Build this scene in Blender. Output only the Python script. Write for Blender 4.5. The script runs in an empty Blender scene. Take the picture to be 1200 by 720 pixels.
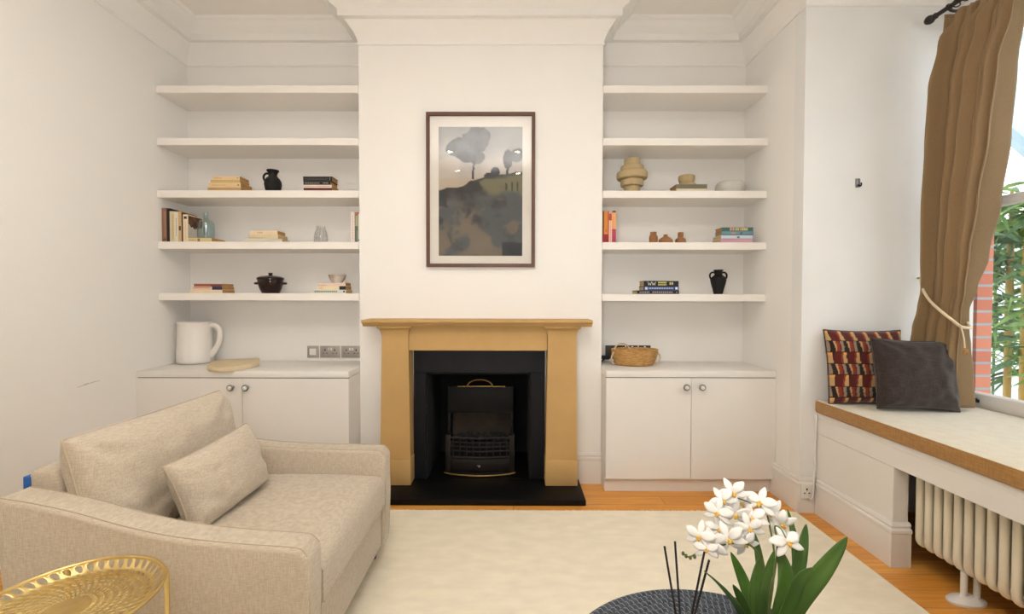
import bpy, bmesh, math, random
from mathutils import Vector, Matrix, noise
random.seed(7)
SC = bpy.context.scene
COL = SC.collection
PI = math.pi

# ------------------------------------------------------------------ materials
def lin(c):
    return tuple(((v/255.0)/12.92 if v/255.0 <= 0.04045 else ((v/255.0+0.055)/1.055)**2.4) for v in c)

def new_mat(name):
    m = bpy.data.materials.new(name); m.use_nodes = True
    nt = m.node_tree
    return m, nt, nt.nodes['Principled BSDF'], nt.nodes['Material Output']

def mat(name, rgb, rough=0.6, metal=0.0, var=0.0, vscale=12.0, bump=0.0, bscale=60.0, coat=0.0, spec=0.5, rgb2=None, stretch=(1,1,1)):
    m, nt, b, o = new_mat(name)
    c = lin(rgb)
    b.inputs['Base Color'].default_value = (*c, 1)
    b.inputs['Roughness'].default_value = rough
    b.inputs['Metallic'].default_value = metal
    b.inputs['Coat Weight'].default_value = coat
    b.inputs['Specular IOR Level'].default_value = spec
    tc = nt.nodes.new('ShaderNodeTexCoord')
    mp = nt.nodes.new('ShaderNodeMapping'); mp.inputs['Scale'].default_value = stretch
    nt.links.new(tc.outputs['Object'], mp.inputs['Vector'])
    if var > 0 or rgb2:
        n = nt.nodes.new('ShaderNodeTexNoise'); n.inputs['Scale'].default_value = vscale
        n.inputs['Detail'].default_value = 4
        r = nt.nodes.new('ShaderNodeValToRGB')
        if rgb2: c2 = lin(rgb2)
        else: c2 = tuple(max(0, v*(1-var)) for v in c)
        r.color_ramp.elements[0].position = 0.35; r.color_ramp.elements[1].position = 0.65
        r.color_ramp.elements[0].color = (*c2, 1)
        r.color_ramp.elements[1].color = (*c, 1)
        nt.links.new(mp.outputs['Vector'], n.inputs['Vector'])
        nt.links.new(n.outputs['Fac'], r.inputs['Fac'])
        nt.links.new(r.outputs['Color'], b.inputs['Base Color'])
    if bump > 0:
        n2 = nt.nodes.new('ShaderNodeTexNoise'); n2.inputs['Scale'].default_value = bscale
        bp = nt.nodes.new('ShaderNodeBump'); bp.inputs['Strength'].default_value = bump
        bp.inputs['Distance'].default_value = 0.004
        nt.links.new(mp.outputs['Vector'], n2.inputs['Vector'])
        nt.links.new(n2.outputs['Fac'], bp.inputs['Height'])
        nt.links.new(bp.outputs['Normal'], b.inputs['Normal'])
    return m

def fabric(name, rgb, rgb2, scale=260.0, bump=0.35):
    """woven cloth: two crossed stretched noises"""
    m, nt, b, o = new_mat(name)
    tc = nt.nodes.new('ShaderNodeTexCoord')
    outs = []
    for st in ((1.0, 1.0, 0.12), (0.12, 0.12, 1.0)):
        mp = nt.nodes.new('ShaderNodeMapping'); mp.inputs['Scale'].default_value = st
        n = nt.nodes.new('ShaderNodeTexNoise'); n.inputs['Scale'].default_value = scale; n.inputs['Detail'].default_value = 3
        nt.links.new(tc.outputs['Object'], mp.inputs['Vector']); nt.links.new(mp.outputs['Vector'], n.inputs['Vector'])
        outs.append(n.outputs['Fac'])
    ad = nt.nodes.new('ShaderNodeMath'); ad.operation = 'ADD'
    nt.links.new(outs[0], ad.inputs[0]); nt.links.new(outs[1], ad.inputs[1])
    hf = nt.nodes.new('ShaderNodeMath'); hf.operation = 'MULTIPLY'; hf.inputs[1].default_value = 0.5
    nt.links.new(ad.outputs[0], hf.inputs[0])
    r = nt.nodes.new('ShaderNodeValToRGB')
    r.color_ramp.elements[0].position = 0.38; r.color_ramp.elements[1].position = 0.62
    r.color_ramp.elements[0].color = (*lin(rgb2), 1); r.color_ramp.elements[1].color = (*lin(rgb), 1)
    nt.links.new(hf.outputs[0], r.inputs['Fac']); nt.links.new(r.outputs['Color'], b.inputs['Base Color'])
    bp = nt.nodes.new('ShaderNodeBump'); bp.inputs['Strength'].default_value = bump; bp.inputs['Distance'].default_value = 0.002
    nt.links.new(hf.outputs[0], bp.inputs['Height']); nt.links.new(bp.outputs['Normal'], b.inputs['Normal'])
    b.inputs['Roughness'].default_value = 0.92; b.inputs['Specular IOR Level'].default_value = 0.15
    b.inputs['Sheen Weight'].default_value = 0.25
    return m

def attr_mat(name, rough=0.7, coat=0.0, bump=0.0, sheen=0.0):
    m, nt, b, o = new_mat(name)
    a = nt.nodes.new('ShaderNodeVertexColor'); a.layer_name = 'Col'
    nt.links.new(a.outputs['Color'], b.inputs['Base Color'])
    b.inputs['Roughness'].default_value = rough; b.inputs['Coat Weight'].default_value = coat
    b.inputs['Specular IOR Level'].default_value = 0.2; b.inputs['Sheen Weight'].default_value = sheen
    return m

def pane_glass(name, tint=(1, 1, 1), refl=1.0):
    """flat pane: clear transmission with fresnel reflection"""
    m, nt, b, o = new_mat(name)
    nt.nodes.remove(b)
    t = nt.nodes.new('ShaderNodeBsdfTransparent'); t.inputs['Color'].default_value = (*tint, 1)
    g = nt.nodes.new('ShaderNodeBsdfGlossy'); g.inputs['Roughness'].default_value = 0.02
    f = nt.nodes.new('ShaderNodeFresnel')
    ge = nt.nodes.new('ShaderNodeNewGeometry')          # same reflectance from inside the pane as from outside
    io = nt.nodes.new('ShaderNodeMath'); io.operation = 'MULTIPLY_ADD'; io.inputs[1].default_value = 1/1.5-1.5; io.inputs[2].default_value = 1.5
    nt.links.new(ge.outputs['Backfacing'], io.inputs[0]); nt.links.new(io.outputs[0], f.inputs['IOR'])
    mu = nt.nodes.new('ShaderNodeMath'); mu.operation = 'MULTIPLY'; mu.inputs[1].default_value = refl
    mx = nt.nodes.new('ShaderNodeMixShader')
    nt.links.new(f.outputs[0], mu.inputs[0]); nt.links.new(mu.outputs[0], mx.inputs['Fac'])
    nt.links.new(t.outputs[0], mx.inputs[1]); nt.links.new(g.outputs[0], mx.inputs[2])
    nt.links.new(mx.outputs[0], o.inputs['Surface'])
    return m

def emit(name, rgb, s):
    m, nt, b, o = new_mat(name)
    nt.nodes.remove(b)
    e = nt.nodes.new('ShaderNodeEmission'); e.inputs['Color'].default_value = (*rgb, 1); e.inputs['Strength'].default_value = s
    nt.links.new(e.outputs[0], o.inputs['Surface'])
    return m

def wood_floor():
    m, nt, b, o = new_mat('oak_floorboards')
    tc = nt.nodes.new('ShaderNodeTexCoord')
    br = nt.nodes.new('ShaderNodeTexBrick')
    br.inputs['Scale'].default_value = 1.0
    br.inputs['Brick Width'].default_value = 1.35; br.inputs['Row Height'].default_value = 0.105
    br.inputs['Mortar Size'].default_value = 0.0012; br.inputs['Mortar Smooth'].default_value = 0.3
    br.offset = 0.37
    br.inputs['Color1'].default_value = (*lin((244, 178, 88)), 1)
    br.inputs['Color2'].default_value = (*lin((228, 156, 66)), 1)
    br.inputs['Mortar'].default_value = (*lin((150, 92, 36)), 1)
    mp = nt.nodes.new('ShaderNodeMapping'); mp.inputs['Scale'].default_value = (1.2, 26, 1)
    n = nt.nodes.new('ShaderNodeTexNoise'); n.inputs['Scale'].default_value = 3.0; n.inputs['Detail'].default_value = 6
    nt.links.new(tc.outputs['Object'], br.inputs['Vector']); nt.links.new(tc.outputs['Object'], mp.inputs['Vector'])
    nt.links.new(mp.outputs['Vector'], n.inputs['Vector'])
    r = nt.nodes.new('ShaderNodeValToRGB')
    r.color_ramp.elements[0].position = 0.3; r.color_ramp.elements[1].position = 0.7
    r.color_ramp.elements[0].color = (0.78, 0.72, 0.66, 1); r.color_ramp.elements[1].color = (1.05, 1.04, 1.02, 1)
    nt.links.new(n.outputs['Fac'], r.inputs['Fac'])
    mx = nt.nodes.new('ShaderNodeMix'); mx.data_type = 'RGBA'; mx.blend_type = 'MULTIPLY'; mx.inputs['Factor'].default_value = 1.0
    nt.links.new(br.outputs['Color'], mx.inputs['A']); nt.links.new(r.outputs['Color'], mx.inputs['B'])
    nt.links.new(mx.outputs['Result'], b.inputs['Base Color'])
    b.inputs['Roughness'].default_value = 0.36
    return m

def brick_mat():
    m, nt, b, o = new_mat('red_brickwork')
    tc = nt.nodes.new('ShaderNodeTexCoord')
    mp = nt.nodes.new('ShaderNodeMapping'); mp.inputs['Rotation'].default_value = (PI/2, 0, 0)
    br = nt.nodes.new('ShaderNodeTexBrick')
    br.inputs['Scale'].default_value = 1.0
    br.inputs['Brick Width'].default_value = 1.0; br.inputs['Row Height'].default_value = 0.068; br.offset = 0.0
    br.inputs['Mortar Size'].default_value = 0.007
    br.inputs['Color1'].default_value = (*lin((216, 136, 106)), 1)
    br.inputs['Color2'].default_value = (*lin((200, 116, 90)), 1)
    br.inputs['Mortar'].default_value = (*lin((168, 170, 174)), 1)
    nt.links.new(tc.outputs['Object'], mp.inputs['Vector']); nt.links.new(mp.outputs['Vector'], br.inputs['Vector'])
    nt.links.new(br.outputs['Color'], b.inputs['Base Color'])
    b.inputs['Roughness'].default_value = 0.9
    return m

M = {}
M['wall'] = mat('matt_white_wall_paint', (246, 242, 236), 0.85, var=0.015, vscale=2.5, bump=0.02, bscale=90)
M['wall_cool'] = mat('matt_white_bay_wall_paint', (240, 238, 234), 0.85, var=0.04, vscale=3.0, bump=0.02, bscale=90)
M['ceil'] = mat('matt_ceiling_paint', (247, 242, 235), 0.9, var=0.01)
M['cornice'] = mat('plaster_cornice_paint', (247, 243, 237), 0.8, var=0.01)
M['trim'] = mat('satin_white_trim_paint', (237, 232, 226), 0.45, var=0.015, vscale=6)
M['shelf'] = mat('satin_white_shelf_paint', (244, 238, 230), 0.5, var=0.01)
M['cab'] = mat('satin_white_cabinet_paint', (236, 231, 224), 0.38, var=0.01)
M['gap'] = mat('cabinet_shadow_gap', (60, 52, 45), 0.8)
M['floor'] = wood_floor()
M['rug'] = mat('cream_rug_pile', (252, 241, 217), 0.95, var=0.07, vscale=9, bump=0.5, bscale=240, spec=0.1, stretch=(1, 2.2, 1))
M['stone'] = mat('honey_sandstone', (198, 160, 101), 0.7, var=0.07, vscale=7, bump=0.06, bscale=120)
M['slate'] = mat('honed_black_slate', (21, 22, 26), 0.5, var=0.2, vscale=8, spec=0.25)
M['hearth'] = mat('black_slate_hearth', (13, 12, 12), 0.5, var=0.15, vscale=8, spec=0.2)
M['soot'] = mat('sooty_firebrick', (7, 7, 7), 0.95, var=0.2)
M['iron'] = mat('black_cast_iron', (11, 10, 10), 0.6, metal=0.0, spec=0.25)
M['bronze'] = mat('dark_bronzed_iron', (24, 16, 11), 0.55, metal=0.2, var=0.2, vscale=20)
M['brass'] = mat('aged_brass', (170, 138, 84), 0.35, metal=1.0)
M['ceramic_panel'] = mat('grey_fire_back_panel', (58, 47, 36), 0.8, var=0.5, vscale=14)
M['coal'] = mat('charcoal', (18, 16, 15), 0.9, bump=0.5, bscale=40)
M['chrome'] = mat('brushed_chrome', (150, 146, 140), 0.3, metal=1.0)
M['nickel'] = mat('brushed_nickel_plate', (176, 170, 164), 0.4, metal=0.7)
M['dark_plate'] = mat('dark_bronze_plate', (60, 52, 46), 0.45, metal=0.4)
M['white_plastic'] = mat('white_plastic', (236, 232, 226), 0.4)
M['black_plastic'] = mat('black_plastic', (20, 20, 20), 0.5)
M['linen'] = fabric('oatmeal_linen_upholstery', (207, 194, 174), (184, 169, 148), 420, 0.3)
M['linen_seam'] = mat('oatmeal_piping', (188, 172, 148), 0.9)
M['dark_wood'] = mat('dark_stained_wood', (60, 42, 30), 0.5, var=0.2)
M['tape'] = mat('blue_tape', (40, 96, 170), 0.7)
M['gold'] = mat('brushed_gold_metal', (226, 200, 136), 0.30, metal=1.0, var=0.1, vscale=30)
M['rope'] = mat('charcoal_braided_rope', (78, 84, 92), 0.85, rgb2=(46, 50, 58), vscale=90, bump=0.5, bscale=160)
M['rope_light'] = mat('pale_grey_rope_stitch', (134, 140, 148), 0.85)
M['leaf'] = mat('orchid_leaf_green', (80, 116, 42), 0.38, rgb2=(52, 88, 30), vscale=9, stretch=(1, 1, 0.4))
M['stem'] = mat('orchid_stem_green', (92, 104, 48), 0.5)
M['petal'] = mat('white_petal', (250, 248, 244), 0.6, var=0.03, vscale=40)
M['lip'] = mat('yellow_orchid_lip', (246, 212, 120), 0.55, rgb2=(240, 184, 76), vscale=120)
M['pot'] = mat('white_glazed_pot', (230, 226, 220), 0.25, coat=0.3)
M['soil'] = mat('bark_compost', (70, 50, 34), 0.95, bump=0.6, bscale=80)
M['reed'] = mat('black_reed', (32, 24, 22), 0.8)
M['amber_glass'] = mat('smoky_diffuser_glass', (50, 42, 38), 0.08, coat=0.5)
M['seat_cloth'] = fabric('tan_bench_cushion_cloth', (228, 217, 196), (218, 206, 182), 180, 0.2)
M['seat_edge'] = fabric('caramel_cushion_border', (178, 134, 80), (160, 116, 64), 180, 0.2)
M['velvet'] = attr_mat('patterned_velvet', 0.85, sheen=0.4)
M['brown_cloth'] = fabric('charcoal_brown_linen', (68, 57, 53), (52, 43, 40), 260, 0.25)
M['curtain'] = fabric('golden_brown_curtain', (166, 138, 102), (154, 126, 91), 500, 0.12)
# a little daylight comes through the curtain cloth
_nt = M['curtain'].node_tree; _b = _nt.nodes['Principled BSDF']; _o = _nt.nodes['Material Output']
_t = _nt.nodes.new('ShaderNodeBsdfTranslucent'); _m = _nt.nodes.new('ShaderNodeMixShader'); _m.inputs['Fac'].default_value = 0.28
_t.inputs['Color'].default_value = (*lin((190, 152, 104)), 1)
_nt.links.new(_b.outputs[0], _m.inputs[1]); _nt.links.new(_t.outputs[0], _m.inputs[2]); _nt.links.new(_m.outputs[0], _o.inputs['Surface'])
M['cord'] = mat('cream_cord', (226, 206, 170), 0.85)
M['rod'] = mat('dark_pewter_pole', (62, 58, 56), 0.4, metal=0.8)
M['radiator'] = mat('cream_radiator_enamel', (232, 222, 200), 0.35, var=0.01)
M['brick'] = brick_mat()
M['bamboo'] = mat('yellow_bamboo_culm', (190, 158, 82), 0.5, rgb2=(160, 136, 66), vscale=8, stretch=(3, 3, 0.6))
M['bamboo_leaf'] = mat('bamboo_leaf_light', (150, 186, 104), 0.55, rgb2=(96, 142, 66), vscale=14)
M['bamboo_leaf_dark'] = mat('bamboo_leaf_dark', (96, 132, 84), 0.55, rgb2=(56, 96, 56), vscale=14)
M['render_wall'] = mat('white_rendered_garden_wall', (238, 240, 240), 0.9, var=0.03)
M['steel'] = mat('blue_grey_roof_bar', (160, 178, 184), 0.5)
M['paving'] = mat('pale_garden_paving', (190, 186, 178), 0.9, var=0.1)
M['glass'] = pane_glass('clear_window_pane', (1, 1, 1), 1.0)
M['roof_glass'] = pane_glass('pale_blue_roof_pane', (0.80, 0.92, 0.97), 1.0)
M['pic_glass'] = pane_glass('picture_glazing', (1, 1, 1), 1.0)
M['frame'] = mat('walnut_picture_frame', (98, 62, 44), 0.45, var=0.15, vscale=20)
M['mount'] = mat('cream_picture_mount', (232, 226, 216), 0.9)
M['print'] = attr_mat('watercolour_print', 0.8)
M['pages'] = mat('paper_page_edges', (214, 186, 140), 0.9, rgb2=(190, 158, 112), vscale=60, stretch=(0.3, 0.3, 12))
M['pages_tan'] = mat('browned_page_edges', (196, 152, 92), 0.9, rgb2=(160, 116, 66), vscale=60, stretch=(0.3, 0.3, 12))
M['black_cer'] = mat('matt_black_ceramic', (22, 20, 20), 0.6, spec=0.3)
M['brown_cer'] = mat('brown_glazed_stoneware', (38, 15, 12), 0.22, coat=0.2, spec=0.3)
M['white_cer'] = mat('white_ceramic', (240, 234, 226), 0.3, coat=0.2)
M['beige_cer'] = mat('sand_stoneware', (186, 164, 122), 0.8, var=0.08, vscale=18, bump=0.1, bscale=140)
M['pale_cer'] = mat('pale_grey_stoneware', (204, 202, 192), 0.6, var=0.06, vscale=12)
M['speckle_cer'] = mat('brown_and_white_glaze', (214, 206, 192), 0.4, rgb2=(150, 124, 100), vscale=14)
M['terracotta'] = mat('brown_terracotta', (160, 112, 68), 0.8, var=0.18, vscale=24)
M['board'] = mat('pale_ash_board', (226, 206, 168), 0.6, var=0.06, vscale=6, stretch=(1, 6, 1))
M['wicker'] = mat('tan_wicker', (204, 160, 98), 0.8, rgb2=(176, 128, 70), vscale=40, bump=0.6, bscale=90, stretch=(1, 1, 3))
M['rope_pale'] = mat('pale_rope_handle', (214, 190, 160), 0.85, bump=0.4, bscale=150)
M['bottle_glass'] = pane_glass('pale_blue_bottle_glass', (0.90, 0.955, 0.96), 1.6)
M['ribbed_clear'] = pane_glass('clear_ribbed_glass', (0.985, 0.985, 0.985), 1.5)
M['ribbed_dark'] = pane_glass('smoky_ribbed_glass', (0.72, 0.72, 0.76), 1.5)
M['lamp_glow'] = emit('downlight_lens', (1.0, 0.86, 0.66), 60.0)
M['scuff'] = mat('grey_scuff', (176, 164, 150), 0.9)
_bk = {}
def bmat(rgb):
    if rgb not in _bk:
        _bk[rgb] = mat('book_cover_%d_%d_%d' % rgb, rgb, 0.55, var=0.06, vscale=20)
    return _bk[rgb]

# ------------------------------------------------------------------ mesh helpers
def box(bm, x0, x1, y0, y1, z0, z1, bev=0.0, seg=2, mi=0):
    r = bmesh.ops.create_cube(bm, size=1.0)
    vs = r['verts']
    for v in vs:
        v.co = Vector(((x0+x1)/2 + v.co.x*(x1-x0), (y0+y1)/2 + v.co.y*(y1-y0), (z0+z1)/2 + v.co.z*(z1-z0)))
    fs = set(f for v in vs for f in v.link_faces)
    for f in fs: f.material_index = mi
    if bev > 0:
        es = list(set(e for v in vs for e in v.link_edges))
        rr = bmesh.ops.bevel(bm, geom=es, offset=bev, segments=seg, affect='EDGES', profile=0.5)
        for f in rr['faces']: f.material_index = mi
    return vs

def BM(): return bmesh.new()

def bxm(*a, **k):
    bm = BM(); box(bm, *a, **k); return bm

def lathe(bm, prof, seg=40, c=(0, 0, 0), cap=True, sx=1.0, sy=1.0, ripple=None):
    """prof: list of (r, z), bottom to top"""
    rings = []
    for r, z in prof:
        ring = []
        for k in range(seg):
            a = 2*PI*k/seg
            rr = r*(ripple(a, z) if ripple else 1)
            ring.append(bm.verts.new((c[0]+rr*sx*math.cos(a), c[1]+rr*sy*math.sin(a), c[2]+z)))
        rings.append(ring)
    fs = []
    for i in range(len(rings)-1):
        for k in range(seg):
            k2 = (k+1) % seg
            fs.append(bm.faces.new((rings[i][k], rings[i][k2], rings[i+1][k2], rings[i+1][k])))
    if cap:
        bm.faces.new(list(reversed(rings[0]))); bm.faces.new(rings[-1])
    return fs

def smooth_path(pts, n=6):
    P = [Vector(p) for p in pts]
    if len(P) < 3: return P
    out = []
    for i in range(len(P)-1):
        p0 = P[max(i-1, 0)]; p1 = P[i]; p2 = P[i+1]; p3 = P[min(i+2, len(P)-1)]
        for k in range(n):
            t = k/n
            out.append(0.5*((2*p1)+(-p0+p2)*t+(2*p0-5*p1+4*p2-p3)*t*t+(-p0+3*p1-3*p2+p3)*t**3))
    out.append(P[-1]); return out

def tube(bm, pts, rad, seg=10, smooth=0, closed=False, flat=1.0):
    P = smooth_path(pts, smooth) if smooth else [Vector(p) for p in pts]
    n = len(P)
    R = rad if callable(rad) else (lambda t: rad)
    up = None; rings = []
    for i, p in enumerate(P):
        if closed: t = (P[(i+1) % n]-P[i-1]).normalized()
        else: t = (P[min(i+1, n-1)]-P[max(i-1, 0)]).normalized()
        if up is None:
            a = Vector((0, 0, 1)) if abs(t.z) < 0.9 else Vector((1, 0, 0))
            up = t.cross(a).normalized()
        else:
            up = (up - t*up.dot(t)).normalized()
        w = t.cross(up)
        r = R(i/max(1, n-1))
        rings.append([bm.verts.new(p+up*math.cos(2*PI*k/seg)*r+w*math.sin(2*PI*k/seg)*r*flat) for k in range(seg)])
    m = n if closed else n-1
    for i in range(m):
        a = rings[i]; b = rings[(i+1) % n]
        for k in range(seg):
            k2 = (k+1) % seg
            bm.faces.new((a[k], a[k2], b[k2], b[k]))
    if not closed:
        bm.faces.new(list(reversed(rings[0]))); bm.faces.new(rings[-1])

def prism(bm, poly, axis, a0, a1, bev=0.0, seg=2):
    """extrude a 2D polygon along an axis; poly coords are the other two axes in order"""
    def mk(p, a):
        if axis == 'x': return (a, p[0], p[1])
        if axis == 'y': return (p[0], a, p[1])
        return (p[0], p[1], a)
    A = [bm.verts.new(mk(p, a0)) for p in poly]; B = [bm.verts.new(mk(p, a1)) for p in poly]
    n = len(poly)
    fs = [bm.faces.new(A), bm.faces.new(list(reversed(B)))]
    for i in range(n):
        j = (i+1) % n
        fs.append(bm.faces.new((A[j], A[i], B[i], B[j])))
    bmesh.ops.recalc_face_normals(bm, faces=fs)
    if bev > 0:
        es = [e for f in fs[:2] for e in f.edges]
        bmesh.ops.bevel(bm, geom=list(set(es)), offset=bev, segments=seg, affect='EDGES', profile=0.5)

def sweep(bm, path, prof):
    """sweep a (projection, z) profile along a plan polyline, room on the right of travel"""
    n = len(path); P = [Vector(p) for p in path]
    nor = []
    for i in range(n-1):
        d = (P[i+1]-P[i]).normalized(); nor.append(Vector((d.y, -d.x)))
    rows = []
    for i in range(n):
        if i == 0: m = nor[0]
        elif i == n-1: m = nor[-1]
        else:
            a, b = nor[i-1], nor[i]; m = (a+b); m = m/(m.dot(a))
        rows.append([bm.verts.new((P[i].x+m.x*p, P[i].y+m.y*p, z)) for p, z in prof])
    for i in range(n-1):
        for k in range(len(prof)-1):
            bm.faces.new((rows[i][k], rows[i+1][k], rows[i+1][k+1], rows[i][k+1]))
    bm.faces.new(rows[0]); bm.faces.new(list(reversed(rows[-1])))
    bmesh.ops.recalc_face_normals(bm, faces=bm.faces[:])

def link(name, bm, mats, parent=None, loc=None, smooth=True, ang=35):
    me = bpy.data.meshes.new(name)
    bmesh.ops.recalc_face_normals(bm, faces=bm.faces[:])
    bm.to_mesh(me); bm.free()
    if not isinstance(mats, (list, tuple)): mats = [mats]
    for m in mats: me.materials.append(M[m] if isinstance(m, str) else m)
    if smooth:
        me.polygons.foreach_set('use_smooth', [True]*len(me.polygons))
        me.set_sharp_from_angle(angle=math.radians(ang))
    o = bpy.data.objects.new(name, me); COL.objects.link(o)
    if parent is not None: o.parent = parent
    if loc is not None: o.location = loc
    return o

def shift(bm, v):
    v = Vector(v)
    for q in bm.verts: q.co += v
    return bm

def wpart(name, bm, mats, parent, **k):
    """geometry given in world coordinates under an unrotated root"""
    shift(bm, -Vector(parent.location)); return link(name, bm, mats, parent, **k)

def tag(o, label, cat, group=None):
    o['label'] = label; o['category'] = cat
    if group: o['group'] = group
    return o

def thing(name, label, cat, loc=(0, 0, 0), rz=0.0, group=None):
    o = bpy.data.objects.new(name, None); COL.objects.link(o)
    o.location = loc; o.rotation_euler = (0, 0, rz); o.empty_display_size = 0.05
    return tag(o, label, cat, group)

def struct(name, bm, mats, parent=None, **k):
    o = link(name, bm, mats, parent, **k)
    if parent is None: o['kind'] = 'structure'
    return o

def wthing(name, bm, mats, label, cat, group=None, origin=None, **k):
    """one-mesh thing, geometry in world coordinates, origin at its base"""
    vs = [v.co.copy() for v in bm.verts]
    if origin is None:
        origin = Vector(((min(v.x for v in vs)+max(v.x for v in vs))/2, (min(v.y for v in vs)+max(v.y for v in vs))/2, min(v.z for v in vs)))
    shift(bm, -Vector(origin))
    o = link(name, bm, mats, None, loc=origin, **k)
    return tag(o, label, cat, group)
# ------------------------------------------------------------------ room shell
XL, XR, XBL, XBR = -2.194, 1.546, -0.956, 0.544      # left wall, right wall, chimney breast sides
YB, YBR, YE = 3.077, 2.818, 2.4485                   # alcove back, breast front, bay return wall
XW, XBN = 2.36, 1.635                                # bay window plane, bench front
CEIL = 2.93; YR = -4.2; YBN = 0.80                   # rear wall, near end of the bay
CAMZ = 1.1575

struct('floor', bxm(XL-0.1, XW+0.3, YR-0.1, YB+0.15, -0.08, 0.0), 'floor', smooth=False)
struct('ceiling', bxm(XL-0.1, XW+0.3, YR-0.1, YB+0.15, CEIL, CEIL+0.1), 'ceil', smooth=False)
struct('wall_left', bxm(XL-0.1, XL, YR-0.1, YB+0.1, 0, CEIL), 'wall', smooth=False)
struct('wall_rear', bxm(XL, XR, YR-0.1, YR, 0, CEIL), 'wall', smooth=False)
struct('wall_back_left', bxm(XL, XBL, YB, YB+0.1, 0, CEIL), 'wall', smooth=False)
struct('wall_back_right', bxm(XBR, XR, YB, YB+0.1, 0, CEIL), 'wall', smooth=False)
# chimney breast with the fireplace opening cut through it
OX0, OX1, OZ = -0.5417, 0.1055, 0.693
bm = BM()
box(bm, XBL, OX0, YBR, YB+0.3, 0, CEIL); box(bm, OX1, XBR, YBR, YB+0.3, 0, CEIL); box(bm, OX0, OX1, YBR, YB+0.3, OZ, CEIL)
struct('wall_chimney_breast', bm, 'wall', smooth=False)
struct('wall_right_rear', bxm(XR, XR+0.1, YR-0.1, YBN-0.001, 0, CEIL), 'wall', smooth=False)
struct('wall_right', bxm(XR, XR+0.09, YE+0.09, YB+0.1, 0, CEIL), 'wall', smooth=False)
struct('wall_bay_return', bxm(XR, XW+0.06, YE, YE+0.09, 0, CEIL), 'wall_cool', smooth=False)
struct('wall_bay_near', bxm(XR+0.1, XW+0.12, YBN-0.1, YBN-0.001, 0, CEIL), 'wall_cool', smooth=False)
bm = BM()
WZ0, WZ1 = 0.598, 2.60
box(bm, XW, XW+0.12, YBN, YE, 0, WZ0); box(bm, XW, XW+0.12, YBN, YE, WZ1, CEIL)
struct('wall_bay_window', bm, 'wall_cool', smooth=False)

# cornice running round walls, alcoves and breast
prof = [(0, 2.700), (0.007, 2.702), (0.007, 2.712), (0.003, 2.716), (0.010, 2.742), (0.026, 2.775), (0.050, 2.805), (0.062, 2.818), (0.062, 2.826),
        (0.094, 2.826), (0.096, 2.866), (0.106, 2.872), (0.122, 2.880), (0.146, 2.898), (0.160, 2.912), (0.178, 2.918), (0.190, 2.9299), (0, 2.9299)]
bm = BM()
sweep(bm, [(XL, YR), (XL, YB), (XBL, YB), (XBL, YBR), (XBR, YBR), (XBR, YB), (XR, YB), (XR, YE), (XW, YE), (XW, YBN)], prof)
struct('trim_1', bm, 'cornice', ang=25)
# skirting boards
def skirt(name, path, h=0.19):
    p = [(0, 0), (0.018, 0), (0.018, h-0.045), (0.022, h-0.04), (0.022, h-0.028), (0.012, h-0.022), (0.016, h-0.012), (0.010, h), (0, h)]
    bm = BM(); sweep(bm, path, p); struct(name, bm, 'trim', ang=25)
skirt('baseboard_left', [(XL, YR), (XL, 2.62)])
skirt('baseboard_breast_left', [(XBL, YBR), (-0.83, YBR)])
skirt('baseboard_breast_right', [(0.385, YBR), (XBR, YBR)])
skirt('baseboard_right', [(XR, 2.69), (XR, YE), (XBN-0.001, YE)])
skirt('baseboard_rear', [(XR, YR), (XL, YR)])

# ------------------------------------------------------------------ bay window
def window():
    wx0, wx1 = XW-0.005, XW+0.055
    y0, y1 = YBN+0.001, YE-0.001
    fr = BM()
    box(fr, wx0, wx1, y1-0.05, y1, 0.598, 2.60, 0.004); box(fr, wx0, wx1, y0, y0+0.05, 0.598, 2.60, 0.004)
    box(fr, wx0, wx1, y0+0.05, y1-0.05, 2.535, 2.60, 0.004)
    w = struct('window_1', fr, 'trim', smooth=False)
    b = BM(); box(b, wx0, wx1, y0+0.05, y1-0.05, 0.600, 0.674, 0.006); struct('bottom_rail', b, 'trim', w)
    b = BM(); box(b, wx0, wx1, y0+0.05, y1-0.05, 1.609, 1.654, 0.005); struct('meeting_rail', b, 'trim', w)
    b = BM(); box(b, XW+0.028, XW+0.032, y0+0.05, y1-0.05, 0.674, 1.609); struct('lower_pane', b, 'glass', w, smooth=False)
    b = BM(); box(b, XW+0.028, XW+0.032, y0+0.05, y1-0.05, 1.654, 2.535); struct('upper_pane', b, 'glass', w, smooth=False)
    # sash catch on the bottom rail
    b = BM(); yc = 2.3272
    box(b, wx0-0.006, wx0, yc-0.03, yc+0.03, 0.628, 0.644, 0.002); tube(b, [(wx0-0.012, yc-0.02, 0.640), (wx0-0.014, yc+0.026, 0.634)], 0.006); 
    lathe(b, [(0.007, 0), (0.008, 0.006), (0.005, 0.012)], 12, (wx0-0.01, yc-0.018, 0.638))
    struct('sash_catch', b, 'black_plastic', w)
window()

# ------------------------------------------------------------------ alcove shelves
ST = [2.450, 2.132, 1.812, 1.497, 1.1795]; TH = 0.045; YSH = 2.80
order = ['topmost', 'second from the top', 'third from the top', 'fourth from the top', 'lowest']
for i, z in enumerate(ST):
    wthing('floating_shelf', bxm(XL+0.0005, XBL-0.0005, YSH, YB-0.0005, z-TH, z, 0.002, 1), 'shelf', 'white floating shelf in the left alcove, %s of five' % order[i], 'shelf', 'left alcove shelves', smooth=False)
    wthing('floating_shelf', bxm(XBR+0.0005, XR-0.0005, YSH, YB-0.0005, z-TH, z, 0.002, 1), 'shelf', 'white floating shelf in the right alcove, %s of five' % order[i], 'shelf', 'right alcove shelves', smooth=False)

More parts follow.
